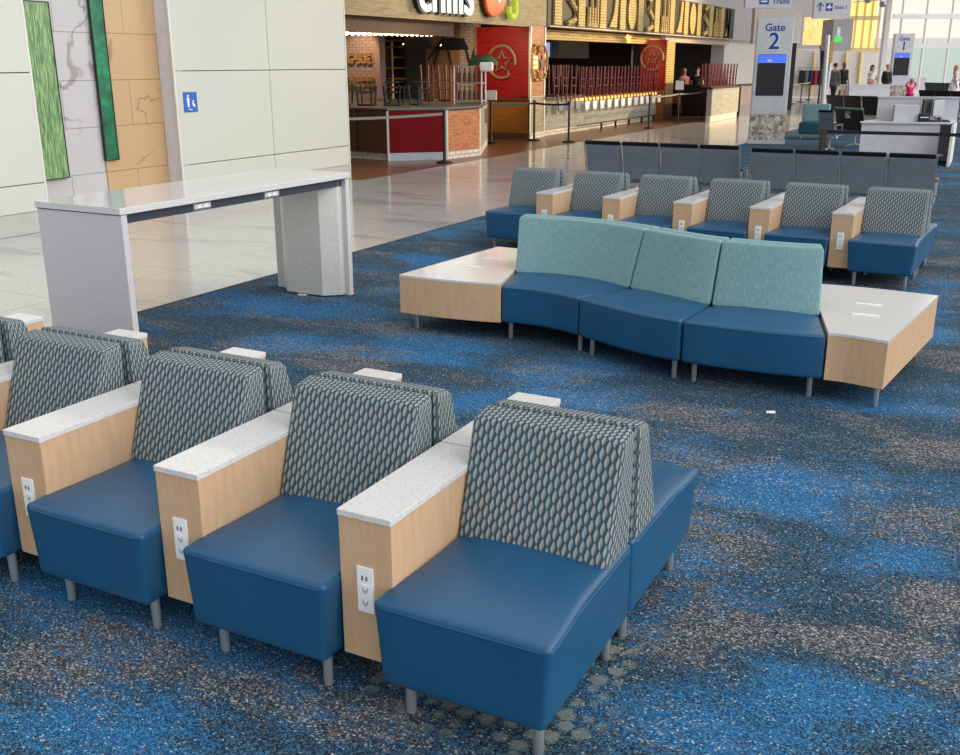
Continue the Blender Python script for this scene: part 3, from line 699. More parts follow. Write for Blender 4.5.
m = MB().box(-18.0, -17.9, 27.5, 31, .9, 2.7).box(-18.0, -17.9, 33, 35, .9, 2.7); struct('trim_13', m, M['pinkwall'])
m = MB().box(-13.3, -12.7, 47.6, 54, 0, 2.98); struct('wall_far_left', m, M['wall'])
m = MB().box(-13.3, -12.69, 47.55, 54, 0, .9); struct('baseboard_far_left', m, M['pinkwall'])
m = MB().box(-13.3, -12.66, 47.5, 54, .9, 1.0); struct('trim_14', m, M['brown'])
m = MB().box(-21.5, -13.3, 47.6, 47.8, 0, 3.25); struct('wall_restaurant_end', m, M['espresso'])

def star_ring(label, u, v, z, R_, face):      # open ring running into a five-pointed star
    r = bth('star_emblem', label, 'wall emblem', u, v, z, 0 if face == 'v' else PI/2)
    P3 = lambda x, y: (x, -.05, y)
    ring = MB(); ring.tube([P3(R_*math.cos(t), R_*math.sin(t)) for t in [math.radians(-12+k*8.9) for k in range(36)]], R_*.10, 8); ring.build('ring', M['bronze'], r, True)
    st = MB(); pts = []
    for k in range(10):
        q = R_*(.70 if k % 2 == 0 else .30); t = PI/2+k*PI/5; pts.append(P3(q*math.cos(t), q*math.sin(t)))
    st.tube(pts, R_*.085, 6, closed=True); st.build('star', M['bronze'], r, True)
    MB().tube([P3(R_*.47, -R_*.55), P3(R_*.52, -R_*.86)], R_*.07, 6).build('tail', M['bronze'], r, True)
star_ring('bronze star and ring emblem on the near red plank wall', PV(502.5, 62, VS).x, VS, PV(502.5, 62, VS).z, .42, 'v')
star_ring('bronze star and ring emblem on the far red wall past the long bar', PV(652.5, 58, VF).x, VF, PV(652.5, 58, VF).z, .42, 'v')
# round sign with black star on the pillar
r = bth('round_star_sign', 'round sign with a dark star in gilt hoops on the wood pillar', 'sign', -12.12, 26.15, 2.02, PI/2)
for k, (dx, R_) in enumerate(((-.14, .40), (.14, .40))):
    MB().tube([(dx+R_*.8*math.cos(t), -.06-.03*k, R_*1.15*math.sin(t)) for t in [2*PI*q/28 for q in range(28)]], .035, 8, closed=True).build('hoop', M['yelbrick'], r, True)
dsc = MB().lathe([(.30, 0), (.30, .03), (.27, .035)], n=24).build('disc', M['pepper'], r)
dsc.data.transform(Matrix.Translation((.14, -.02, 0)) @ Matrix.Rotation(PI/2, 4, 'X'))
pts = []
for k in range(10):
    q = .27 if k % 2 == 0 else .11; t = PI/2+k*PI/5; pts.append((.16+q*math.cos(t), -.06, q*math.sin(t)))
MB().extrude(pts, (0, -.03, 0)).build('star', M['dark'], r)
for q in (.13, -.13, -.0):
    MB().ball((-.24, -.06, q), .035).build('lamp', M['bulb'], r, True)

# sign with letters and pepper on the fascia
r = bth('restaurant_sign', 'lit white lettering with an orange chili pepper on the wooden fascia', 'sign', -12.28, 20.0, 3.09)
sy = 0.0
for dz, mat, nm, ex, off in ((0, M['dark'], 'letter_back', .05, .05), (0, M['letter_white'], 'lettering', .02, .0)):
    text_part(nm, 'chilis', 1.62, mat, r, Matrix.Translation((.06 if nm == 'letter_back' else .13, -.06 if nm == 'letter_back' else .0, .02)) @ FACE_U, ex, .80, .0+off*.8)
def curve(P, n=5):
    P = [Vector(p) for p in P]; out = []
    for i in range(len(P)-1):
        a, b, c, d = P[max(0, i-1)], P[i], P[i+1], P[min(len(P)-1, i+2)]
        for k in range(n):
            t = k/n; out.append(.5*((2*b)+(c-a)*t+(2*a-5*b+4*c-d)*t*t+(3*b-a-3*c+d)*t**3))
    return out+[P[-1]]
def pep(s): # pepper outline, local (y, z)
    c = [(.0, .55), (.02, .30), (.12, .08), (.32, -.02), (.58, .0), (.82, .1), (1.02, .3), (1.14, .55), (1.18, .8), (1.1, .98), (.92, 1.02), (.78, .92), (.72, .7), (.62, .52), (.44, .44), (.26, .5), (.12, .62), (.04, .64)]
    return [(3.12+y*s, z*s+.04) for y, z in c]
pts = pep(1.1)
MB().extrude([(.03, y-.05, z-.02) for y, z in pts], (.04, 0, 0)).build('pepper_back', M['dark'], r)
MB().extrude([(.07, y, z) for y, z in pts], (.09, 0, 0)).build('pepper', M['pepper'], r, bevel=.03)
MB().tube([(.17, 4.02, .62), (.17, 3.86, .44), (.17, 3.8, .38)], .035, 8).build('pepper_highlight', M['letter_white'], r, True)
MB().tube(curve([(.12, 4.82, 1.2), (.12, 4.58, 1.14), (.12, 4.47, .9), (.12, 4.62, .64), (.12, 4.84, .42), (.12, 4.84, .16), (.12, 4.66, .05), (.12, 4.50, .12), (.12, 4.46, .3)]), .08, 8).build('stem', M['lime'], r, True)
# carved relief
r = bth('wall_relief', 'long black wall relief of tan slats, scrolls and ovals above the bar', 'wall relief', -12.34, 27.2, 3.02)
MB().box(0, .03, 0, 20.3, 0, 1.26).build('panel', M['relief_dark'], r)
sl = MB(); fg = 0; y = .35
kinds = ['scroll', 'bars', 'hook', 'oval', 'scroll', 'bars', 'hook', 'oval', 'scroll', 'bars', 'hook']
shapes = []
k = 0
while y < 18.9:
    MB().box(.03, .10, y, y+.5, .03, 1.23).build('slat', M['relief_tan'], r)
    kd = kinds[k % len(kinds)]; y0 = y+.72; f = MB()
    if kd == 'scroll': f.tube([(.07, y0+.75, 1.2), (.07, y0+.3, 1.0), (.07, y0+.35, .75), (.07, y0+.8, .5), (.07, y0+.75, .2), (.07, y0+.2, .08)], .09, 8)
    elif kd == 'bars':
        for q in range(4): f.tube([(.07, y0+.1+q*.22, .08), (.07, y0+.1+q*.22, .5+.55*(q % 2)+.1)], .07, 6)
        f.box(.04, .10, y0, y0+.85, .05, .2)
    elif kd == 'hook': f.extrude([(.03, y0+.1, .08), (.03, y0+.75, .08), (.03, y0+.85, 1.2), (.03, y0+.6, 1.2), (.03, y0+.5, .6), (.03, y0+.35, .35)], (.07, 0, 0))
    else: f.extrude([(.03, y0+.42+.38*math.cos(t), .63+.58*math.sin(t)) for t in [2*PI*q/20 for q in range(20)]], (.07, 0, 0))
    f.build('carved_figure', M['relief_tan'], r, True)
    y += 1.75; k += 1
MB().box(.03, .1, 18.95, 19.9, .03, 1.23).build('slat', M['relief_dark'], r)

# ------------------------------------------------------------------ island bar
isl = [(-15.6, 18.75), (-12.9, 18.6), (-12.06, 18.5), (-11.11, 19.36), (-10.92, 20.5), (-12.36, 23.6), (-15.6, 23.6)]
ctr = Vector((-12.9, 21, 0)); r = bth('island_bar', 'angled island bar counter with dark red, brown and orange wood panels', 'bar counter', ctr.x, ctr.y)
L2 = lambda p: (p[0]-ctr.x, p[1]-ctr.y)
def shrink(poly, k): 
    c = Vector((sum(p[0] for p in poly)/len(poly), sum(p[1] for p in poly)/len(poly))); return [(c.x+(p[0]-c.x)*k, c.y+(p[1]-c.y)*k) for p in poly]
q = [L2(p) for p in isl]
MB().prism(shrink(q, .985), .0, .17).build('kick_plate', M['whitebrick'], r)
MB().prism(shrink(q, .99), .17, 1.03).build('carcass', M['brown'], r)
MB().prism(shrink(q, 1.02), 1.05, 1.10).build('worktop', M['granite'], r, bevel=.01)
MB().prism(shrink(q, .98), 1.03, 1.05).build('worktop_shadow', M['dark'], r)
def facing(i, mat, name, z0=.17, z1=1.03, a=.02, b=.98, th=.03):
    p, w = Vector((*q[i], 0)), Vector((*q[i+1], 0)); d = w-p; n = Vector((d.y, -d.x, 0)).normalized()
    P0, P1 = p+d*a, p+d*b
    MB().extrude([P0+Vector((0, 0, z0)), P1+Vector((0, 0, z0)), P1+Vector((0, 0, z1)), P0+Vector((0, 0, z1))], n*th).build(name, mat, r)
facing(1, M['brown'], 'brown_panel'); facing(2, M['red2'], 'red_panel'); facing(3, M['rose_wood'], 'orange_wood_panel'); facing(4, M['greyboard'], 'grey_panel'); facing(0, M['brown'], 'brown_panel')
facing(3, M['whitebrick'], 'base_trim', .0, .17); facing(4, M['whitebrick'], 'base_trim', 0, .17); facing(2, M['leg'], 'base_trim', 0, .17, th=.01)
for i in (2, 3, 4):
    p = q[i]; MB().tube([(p[0], p[1], 0), (p[0], p[1], 1.04)], .035, 6).build('corner_trim', M['steel'], r)
p = q[4]; w = q[5]; x, y = p[0]+(w[0]-p[0])*.55, p[1]+(w[1]-p[1])*.55
MB().box(x-.02, x+.06, y-.12, y+.12, .62, .95).build('card_reader', M['dark'], r)
# bottle rack on the island
a, b = PV(456, 104, 21.2), PV(492, 104, 22.4)
RC = PV(470, 100, 21.7); RX, RV = RC.x, 21.7
r = bth('bottle_rack', 'steel framed rack of upright bottles on the right end of the island bar', 'rack', RX, RV, 1.10, .25)
for x in (-.33, .33):
    for y in (-.2, .2): MB().tube([(x, y, 0), (x, y, .86)], .018, 6).build('post', M['steel'], r, True)
for z in (.06, .46, .84): MB().box(-.34, .34, -.22, .22, z-.012, z+.012).build('shelf', M['leg'], r)
bot = None
for z in (.072, .472):
    for k in range(5):
        x = -.25+k*.125
        p = B(RX, RV) + Vector((math.cos(-A+.25)*x+math.sin(-A+.25)*.12*0, math.sin(-A+.25)*x, 1.10+z))
        lab = f'amber bottle in the bar rack, {"lower" if z < .3 else "upper"} shelf, {ORD[k]} from left'
        if bot is None:
            bot = thing('bottle', lab, 'bottle', p, 0, 'bottles in the island rack')
            MB().lathe([(.045, 0), (.046, .16), (.036, .2), (.016, .25), (.014, .30)], n=10).build('body', M['brown'], bot, True)
            MB().lathe([(.017, .295), (.017, .325)], n=8).build('cap', M['dark'], bot)
        else: dup(bot, p, 0, lab)
# pendant lamps
def pendant(label, x0, x1, ytop, ybot, v):
    a, b, c = PV(x0, ybot, v), PV(x1, ybot, v), PV((x0+x1)/2, ytop, v)
    r = bth('pendant_lamp', label, 'lamp', (a.x+b.x)/2, v, a.z, 0, 'pendant lamps over the island bar'); w = (b.x-a.x)/2; h = c.z-a.z
    MB().lathe([(w, 0), (w*.98, .03), (w*.72, h*.93), (w*.62, h), (.05, h+.02)], n=24).build('lamp_shade', M['shade_black'], r, True)
    MB().tube([(0, 0, h), (0, 0, 3.25-a.z)], .012, 6).build('cord', M['dark'], r)
    MB().ball((w*.5, -w*.66, .07), .035).build('shade_stud', M['bulb'], r)
    MB().ball((-w*.5, -w*.66, .10), .03).build('shade_stud', M['bulb'], r)
pendant('dark bell pendant lamp over the island bar, left one', 403, 432, 37.5, 49, 22.4)
pendant('dark bell pendant lamp over the island bar, right one', 440, 467, 38.5, 50, 23.0)
# string of bulbs
a, b = PU(346, 32.5, -12.72), PU(446, 34.5, -12.72)
r = bth('string_light', 'row of glowing warm bulbs along the beam over the island bar', 'string light', -12.72, a.y, a.z)
MB().tube([(0, -1, .05), (0, b.y-a.y, b.z-a.z+.05)], .015, 6).build('wire', M['dark'], r)
for k in range(18):
    t = (k/17)**1.0; y = -.2+t*(b.y-a.y)*.88
    MB().ball((.0, y, .0+(b.z-a.z)*t), .055, 2).build('bulb', M['bulb'], r, True)
# letters on brick
r = bth('wall_lettering', 'two rows of old gold block letters on the white brick wall', 'sign', PV(345, 65, 26.1).x, 26.05, PV(345, 63.5, 26.1).z)
gl = M['relief_tan']
text_part('lettering', 'LG·BUEY', .40, gl, r, Matrix.Translation((.02, -.02, 0)) @ FACE_V, .02, .74, .02)
text_part('lettering', "CHILLIN'S", .40, gl, r, Matrix.Translation((.02, -.02, -.66)) @ FACE_V, .02, .60, .02)
MB().tube([(.15, -.1, .72), (.15, -.25, .7), (.15, -.3, .62)], .035, 8).build('picture_light', M['dark'], r)
# shelves between post and slate board
r = bth('wall_shelf', 'dark shelving with lit wooden shelves behind the bar, right of the pale post', 'shelf', -16.7, 26.35)
for z in (1.3, 1.55, 1.85, 2.15, 2.45, 2.62): MB().box(-.42, .36, -.2, .2, z, z+.04).build('shelf_board', M['amber'], r)
for x in (-.42, .36): MB().box(x-.02, x+.02, -.2, .2, 0, 2.75).build('upright', M['brown'], r)

# ------------------------------------------------------------------ upturned stools
def make_stool(label, cat, col, pad, name='bar_stool', legh=.86, back=True, seatpad=None):
    """upside down: the seat lies on z=0, legs point up, back hangs below z=0 on the +x side"""
    r = thing(name, label, cat)
    MB().round_box(-.40, -.03, -.18, .18, 0, .035, .012, 2).build('seat', M[col], r, True)
    for x, sx in ((-.37, -1), (-.07, 1)):
        for y in (-.15, .15): MB().tube([(x, y, .03), (x+.025*sx, y*1.25, legh)], .023, 6).build('leg', M[col], r, True)
    for z in (.28, .5):
        k = 1+.25*(z/legh)
        rg = MB(); rg.tube([(-.37-.01, -.15*k, z), (-.06, -.15*k, z), (-.06, .15*k, z), (-.37-.01, .15*k, z)], .011, 6, closed=True); rg.build('rung', M[col], r, True)
    if back:
        for y in (-.15, .15): MB().tube([(-.05, y, .02), (.03, y, .01), (.06, y, -.05), (.09, y, -.38)], .022, 6).build('back_post', M[col], r, True)
        MB().round_box(.07, .105, -.17, .17, -.40, -.15, .01, 2).build('back_pad', M[pad], r, True)
    return r
# long bar
BT = 1.04
r = bth('long_bar', 'long bar counter with pale grey plank front and foot rail', 'bar counter', -12.55, 32.0)
MB().box(-.35, .33, -5.3, 4.85, .17, BT-.05).build('plank_front', M['greyboard'], r)
MB().box(-.35, .30, -5.3, 4.85, 0, .17).build('kick_plate', M['whitebrick'], r)
MB().box(-.45, .42, -5.35, 4.87, BT-.05, BT).build('worktop', M['amber'], r, bevel=.008)
MB().box(.33, .36, -3.0, 4.85, BT-.14, BT-.06).build('light_strip', glow('bar_glow', (255, 190, 90), 1.2), r)
MB().tube([(.55, -3.2, .2), (.55, 4.85, .2)], .022, 6).build('foot_rail', M['dark'], r, True)
for k in range(6):
    y = -1.2+k*1.28; MB().box(.52, .58, y-.03, y+.03, .0, .2).build('rail_bracket', M['dark'], r)
MB().box(-.45, .50, -5.35, -2.75, BT, BT+.05).build('raised_worktop', M['dark'], r)
st0 = None
for k in range(12):
    v = 29.45+k*.625; lab = f'maroon stool upturned on the long bar with a white back pad, {ORD[k]} from left'
    loc = B(-12.05, v, BT+.002)
    if st0 is None:
        st0 = make_stool(lab, 'stool', 'maroon', 'white'); st0.location = loc; st0.rotation_euler.z = -A; st0['group'] = 'maroon stools upturned on the long bar'
    else: dup(st0, loc, -A, lab)
st1 = None
for k in range(3):
    lab = f'maroon stool upturned on the dark raised bar end with dark back, {ORD[k]} from left'
    loc = B(-12.0, 27.35+k*.62, BT+.052)
    if st1 is None:
        st1 = make_stool(lab, 'stool', 'maroon', 'grey_seat'); st1.location = loc; st1.rotation_euler.z = -A; st1['group'] = 'dark-backed stools upturned on the bar end'
    else: dup(st1, loc, -A, lab)
# glasses and bottles standing on the dark raised end
bb = None
for k in range(6):
    lab = f'small dark bottle on the raised end of the long bar, {ORD[k]} from left'; loc = B(-12.75, 26.85+k*.3, BT+.052)
    if bb is None:
        bb = thing('bar_bottle', lab, 'bottle', loc, 0, 'bottles on the raised bar end')
        MB().lathe([(.05, 0), (.05, .2), (.018, .28), (.016, .36)], n=10).build('body', M['cloth_navy'], bb, True); MB().lathe([(.02, .35), (.02, .38)], n=8).build('cap', M['white'], bb)
    else: dup(bb, loc, 0, lab)
# kiosk bar in the sun
a = PV(690, 110, 35.9).x
r = bth('end_bar', 'sunlit end counter with grey plank front past the long bar', 'bar counter', -10.5, 37.8)
xa = PV(706, 110, 35.9).x+10.5; xb = PV(664, 105, 40.4).x+10.5
MB().box(xa, .6, -1.9, 1.85, .22, 1.12).build('plank_front', M['greyboard'], r)
MB().box(xa, .57, -1.87, 1.82, 0, .22).build('kick_plate', M['whitebrick'], r)
MB().box(xa-.04, .63, -1.95, 1.9, 1.12, 1.17).build('worktop', M['dark'], r, bevel=.006)
MB().box(xb, xa+.1, 2.4, 2.5, 0, 1.14).build('side_panel', M['espresso'], r)
MB().box(xb, xa+.1, 2.35, 2.8, 1.14, 1.19).build('side_worktop', M['dark'], r)
for k in range(8):
    lab = f'maroon stool upturned on the sunlit end counter, {ORD[k]} from left'
    o = make_stool(lab, 'stool', 'maroon', 'white', back=False, legh=.80) if k == 0 else dup(e0, (0, 0, 0), 0, lab)
    if k == 0: e0 = o; o['group'] = 'stools upturned on the end counter'
    o.location = B(-9.95, 36.2+k*.44, 1.172); o.rotation_euler.z = -A
# black chairs upturned on the island
e0 = None
for k, (x, u, v) in enumerate(((0, -13.75, 19.3), (0, -13.2, 19.5), (0, -12.65, 19.7), (0, -13.1, 20.5), (0, -12.4, 20.4))):
    lab = f'black chair upturned on the island bar, {ORD[k]} from left, thin legs in the air'
    if e0 is None: e0 = make_stool(lab, 'chair', 'black', 'dark', 'bar_chair', .42, False); e0['group'] = 'black chairs upturned on the island bar'; o = e0
    else: o = dup(e0, (0, 0, 0), 0, lab)
    o.location = B(u+.2, v, 1.102); o.rotation_euler.z = -A+.3*k
for k, (u, v, z) in enumerate(((-13.4, 22.6, 1.102), (-12.95, 22.7, 1.102))):
    lab = f'maroon stool upturned at the back of the island bar, {"left" if k == 0 else "right"} of two'
    if k == 0: e1 = make_stool(lab, 'stool', 'maroon', 'white', 'bar_stool', .86, False); e1['group'] = 'stools upturned behind the island'; o = e1
    else: o = dup(e1, (0, 0, 0), 0, lab)
    o.location = B(u+.2, v, z); o.rotation_euler.z = -A
# folded parasol dome with white cloth over the bottle rack
r = bth('fabric_dome', 'green and red fabric dome shade above the bottle rack', 'shade', RX+.30, RV+.1, 1.965, .25)
MB().lathe([(.36, 0), (.34, .08), (.26, .17), (.14, .23), (.03, .25)], n=20).build('dome', M['cloth_green'], r, True)
MB().lathe([(.22, .20), (.14, .24), (.03, .265)], n=20).build('crown_patch', M['red2'], r, True)
MB().round_box(.0, .32, -.38, -.28, -.14, .06, .04, 3).build('cloth_flap', M['white'], r, True)
# televisions over the long bar
for k, (u, v, w, lab, mt) in enumerate(((-12.9, 27.8, .8, 'pale glowing television hanging at the left end of the long bar', 'screen_pale'), (-13.6, 29.9, .9, 'dark television hanging over the long bar, second from left', 'screen'), (-13.8, 32.4, 1.2, 'dark television hanging over the middle of the long bar', 'screen'))):
    r = bth('television', lab, 'television', u, v, 2.15, .55)
    MB().box(-w/2, w/2, -.03, .03, 0, w*.56).build('casing', M['dark'], r, bevel=.008); MB().box(-w/2+.03, w/2-.03, -.035, -.03, .03, w*.56-.03).build('screen', M[mt if k else 'grey_seat'], r)
    MB().tube([(0, .03, w*.5), (0, .03, 3.25-2.05)], .02, 6).build('ceiling_mount', M['dark'], r)
    if k == 0: MB().box(-w*.02, w/2-.03, -.037, -.035, .03, w*.56-.03).build('picture', M['screen_pale'], r)
# high chair under the far wall
r = bth('high_chair', 'orange-brown wooden high chair under the far star wall', 'high chair', PV(674, 105, 39.4).x, 39.4)
for x in (-.22, .22):
    for y in (-.2, .2): MB().tube([(x*1.15, y*1.1, 0), (x*.8, y*.8, .72)], .022, 6).build('leg', M['amber'], r, True)
MB().box(-.2, .2, -.2, .2, .50, .53).build('seat', M['amber'], r); MB().box(-.2, .2, .15, .18, .55, .85).build('backrest', M['amber'], r)
MB().box(-.24, .24, -.24, -.12, .70, .73).build('tray', M['amber'], r); MB().box(-.22, .22, -.2, -.17, .2, .24).build('footrest', M['amber'], r)

# ------------------------------------------------------------------ stanchions
def stanchion(label, px, py, top=1.0, group='black stanchions along the restaurant', name='stanchion'):
    p = fl(px, py); r = thing(name, label, 'stanchion', p, -A, group)
    MB().lathe([(.18, 0), (.18, .012), (.15, .03), (.04, .05)], n=20).build('base', M['black'], r, True)
    MB().lathe([(.03, .04), (.03, top-.06)], n=10).build('post', M['black'], r, True)
    MB().lathe([(.034, top-.10), (.036, top-.01), (.028, top)], n=10).build('belt_head', M['dark'], r, True)
    return p
def belt(label, a, b, mat, z=.92, sag=.03, nm='barrier_belt', grp='barrier belts along the restaurant'):
    a, b = Vector(a), Vector(b); org = Vector((a.x, a.y, 0)); n = 6; f = MB(); pts = []
    for k in range(n+1):
        t = k/n; q = a.lerp(b, t)-org; pts.append((q.x, q.y, z-sag*4*t*(1-t)))
    for p, q in zip(pts, pts[1:]):
        f.quad([(p[0], p[1], p[2]-.026), (q[0], q[1], q[2]-.026), (q[0], q[1], q[2]+.026), (p[0], p[1], p[2]+.026)])
    o = f.build(nm, mat); o.location = org; return tag(o, label, 'belt', grp)
s1 = stanchion('black stanchion in front of the red island bar panel', 444.5, 162.7, 1.08)
s2 = stanchion('black stanchion with a white notice, right of the grey island panel', 491, 143.6, 1.06)
s3 = stanchion('black stanchion in front of the wood pillar', 534, 140.5, 1.06)
s4 = stanchion('black stanchion at the left end of the long bar', 568.5, 142.2, 1.06)
s5 = stanchion('black stanchion near the right end of the long bar', 648.5, 128.4, 1.06)
s6 = stanchion('black stanchion with a small white sign, middle of three past the long bar', 677.5, 123.3, 1.06)
s7 = stanchion('black stanchion left of the sunlit end counter', 701.3, 119.2, 1.06)
belt('grey belt running left from the stanchion by the red island panel', s1, B(-12.2, 15.6), M['belt_grey'], 1.0)
belt('black belt between the noticed stanchion and the wood pillar stanchion', s2, s3, M['black'], .98)
belt('black belt between the pillar stanchion and the long bar stanchion', s3, s4, M['black'], .98)
belt('grey belt left of the stanchion with the small white sign', s5, s6, M['belt_grey'], .98)
belt('grey belt right of the stanchion with the small white sign', s6, s7, M['belt_grey'], .98)
r = thing('notice_sign', 'white paper notice on top of the stanchion by the island bar', 'sign', (s2.x, s2.y, 1.06), -A)
MB().box(-.16, .16, -.01, .01, .04, .28).build('paper', M['white'], r); MB().box(-.012, .012, .01, .02, 0, .2).build('holder', M['black'], r)
r = thing('notice_sign', 'small white sign on top of the stanchion past the long bar', 'sign', (s6.x, s6.y, 1.06), -A)
MB().box(-.14, .14, -.01, .01, .06, .36).build('paper', M['white'], r); MB().box(-.17, .17, .01, .03, .03, .39).build('holder', M['black'], r)

m = MB().box(-12.3, -2.5, 13, 66, 7.6, 7.9); struct('ceiling_concourse', m, M['wall_grey'])  # unseen slab, added to keep sky light off the restaurant front
# ================================================================== gate area
def kiosk(num, label, px, py, w, h, rz, sc=1.0):
    p = fl(px, py); r = thing('gate_sign_pylon', label, 'gate sign', p, rz); d = .38; r.scale = (sc, sc, sc)
    MB().box(0, w, 0, d, .72, h).build('body', M['lilac'], r, bevel=.015)
    MB().box(.03, w-.03, -.012, 0, .74, h-.03).build('front_panel', M['silver'], r)
    MB().box(0, w, 0, d, .09, .72).build('pebble_base', M['pebbles'], r); MB().box(-.02, w+.02, -.02, d+.02, 0, .09).build('plinth', M['silver'], r)
    sc = MB().box(w*.1, w*.86, -.03, -.012, 1.2, 2.21).build('screen', M['screen'], r)
    MB().box(w*.1, w*.86, -.034, -.03, 2.0, 2.2).build('screen_header', M['screen_blue'], sc)
    MB().box(w*.36, w*.48, -.036, -.034, 2.03, 2.08).build('screen_text', M['white'], sc)
    text_part('lettering', 'Gate', .25, M['letter_blue'], r, Matrix.Translation((w*.5, -.016, h-.31)) @ FACE_V, .004, 1, .004, 'CENTER')
    text_part('gate_number_edge', num, .56, M['white'], r, Matrix.Translation((w*.5, -.014, h-.74)) @ FACE_V, .003, 1, .03, 'CENTER')
    text_part('gate_number', num, .56, M['letter_blue'], r, Matrix.Translation((w*.5, -.022, h-.74)) @ FACE_V, .004, 1, .008, 'CENTER')
kiosk('2', 'tall pale gate 2 sign pylon with dark screen and pebble base', 748, 143.5, .9, 3.08, -.22)
q = fl(889, 101.5); kiosk('1', 'smaller looking distant gate 1 sign pylon with dark screen', 887.5, 101.5, .9, 3.08, -.15, 1.12)
def hang_sign(label, x0, x1, ytop, ybot, Y, body, icon, ts, lx):
    a, b, c = at_y(x0, ybot, Y), at_y(x1, ybot, Y), at_y(x0, ytop, Y)
    r = thing('hanging_sign', label, 'sign', a, 0); w = b.x-a.x; h = c.z-a.z
    MB().box(0, w, 0, .2, 0, h).build('sign_box', M['lilac'], r, bevel=.01)
    for x in (w*.2, w*.8): MB().tube([(x, .1, h), (x, .1, h+3)], .02, 6).build('hanger', M['silver'], r)
    text_part('lettering', body, ts, M['letter_blue'], r, Matrix.Translation((lx, -.005, h*0+icon[1])) @ FACE_V, .004, 1, .002)
    return r, w, h
r, w, h = hang_sign('grey hanging sign with train symbol above the gate 2 pylon', 745, 791, -14, 8, 31, 'Trains', (0, .12), .20, .78)
MB().box(.40, .68, -.008, 0, .10, .50).build('train_symbol', M['letter_blue'], r); MB().box(.45, .63, -.012, -.008, .16, .20).build('symbol_detail', M['white'], r)
r, w, h = hang_sign('grey hanging sign with arrow, plane symbol and gate 1 lettering', 813, 850, -16, 18.5, 38, 'Gate 1', (0, .32), .17, .72)
f = MB(); f.tube([(.22, -.01, .24), (.22, -.01, .52)], .018, 6); f.tube([(.10, -.01, .40), (.22, -.01, .53), (.34, -.01, .40)], .018, 6); f.build('arrow', M['letter_blue'], r)
pb = MB().box(.42, .66, -.006, 0, .25, .52).build('plane_symbol', M['letter_blue'], r)
f = MB(); f.extrude([(.535, -.007, .28), (.545, -.007, .28), (.56, -.007, .37), (.63, -.007, .34), (.63, -.007, .38), (.56, -.007, .43), (.55, -.007, .50), (.53, -.007, .50), (.52, -.007, .43), (.45, -.007, .38), (.45, -.007, .34), (.52, -.007, .37)], (0, -.004, 0)); f.build('plane_outline', M['white'], pb)
# far shell, panels standing at their own depth and facing the hall
def ypanel(name, x0, x1, y0, y1, Y, mat, th=.15, ground=False):
    a, b = at_y(x0, y1, Y), at_y(x1, y0, Y); z0 = 0 if ground else a.z
    m = MB().box(a.x, b.x, Y, Y+th, z0, b.z); o = m.build(name, mat); o['kind'] = 'structure'; return o
ypanel('wall_far_header', 753, 803, 7, 43, 44, M['wall'], .5)
ypanel('wall_far_gold', 803, 842, 17, 45, 50, M['lit_mesh'])
ypanel('wall_far_bulkhead', 831, 854, 19, 50.5, 47, M['wall_grey'], 1.5)
ypanel('wall_back', 752, 893, 49, 100, 64, M['wall'], .2, True)
ypanel('wall_back_upper', 700, 842, -20, 49, 66, M['wall_grey'], .2)
ypanel('wall_storefront_dark', 786, 797, 43, 105, 46, M['espresso'], .3, True)
ypanel('column_far_pale', 877, 895, -20, 100, 61, M['wall'], .4, True)
ypanel('window_2', 846, 880, -20, 50, 55, M['gold'], .08)  # pane glows to stand in for sunset reflected in the glass
m = MB()
for x in (853, 861, 868.5, 876): p = at_y(x, 50, 54.9); m.box(p.x-.035, p.x+.035, 54.85, 55.0, p.z, p.z+4)
for y in (18, 50): p, q = at_y(846, y, 54.9), at_y(880, y, 54.9); m.box(p.x, q.x, 54.85, 55.0, p.z-.1, p.z+.1)
m.build('window_2_frame', M['pale_lit_tan'])['kind'] = 'structure'
m = MB()
for x in (815, 828, 847, 862): p = at_y(x, 52, 63.9); m.box(p.x-.05, p.x+.05, 63.8, 64, 0, p.z)
m.build('door_1_frame', M['pale_lit_tan'])['kind'] = 'structure'  # light on the door frames is put into their pale colour
# big window wall with hazy apron outside
m = MB(); Yw = 66
for x, x2 in ((895, 905), (919, 927), (944, 949), (969, 969), (994, 990)):
    p, q = at_y(x2, -30, Yw), at_y(x, 78, Yw); m.bar((q.x, Yw, 0), (q.x, Yw, p.z), .11)
for y in (16.5, 46): 
    p, q = at_y(893, y, Yw), at_y(1010, y, Yw); m.box(p.x, q.x, Yw-.08, Yw+.08, p.z-.14, p.z+.14)
p, q = at_y(893, 90, Yw), at_y(1010, 90, Yw); m.box(p.x, q.x, Yw-.1, Yw+.1, 0, .35)
m.build('window_1_frame', M['wall'])['kind'] = 'structure'
m = MB(); p, q = at_y(893, 90, Yw), at_y(1010, -30, Yw); m.quad([(p.x, Yw+.05, .35), (q.x, Yw+.05, .35), (q.x, Yw+.05, q.z), (p.x, Yw+.05, q.z)]); m.build('window_1', M['glass'])['kind'] = 'structure'
ypanel('wall_outside_pale', 860, 1060, 47, 90, 82, M['sky_green'], .3, True); ypanel('wall_outside_rim', 860, 1060, 38, 47, 83, M['wall'], .3)
m = MB().box(15, 60, 60, 110, -.3, -.1); m.build('ground_outside', M['apron'])['kind'] = 'structure'
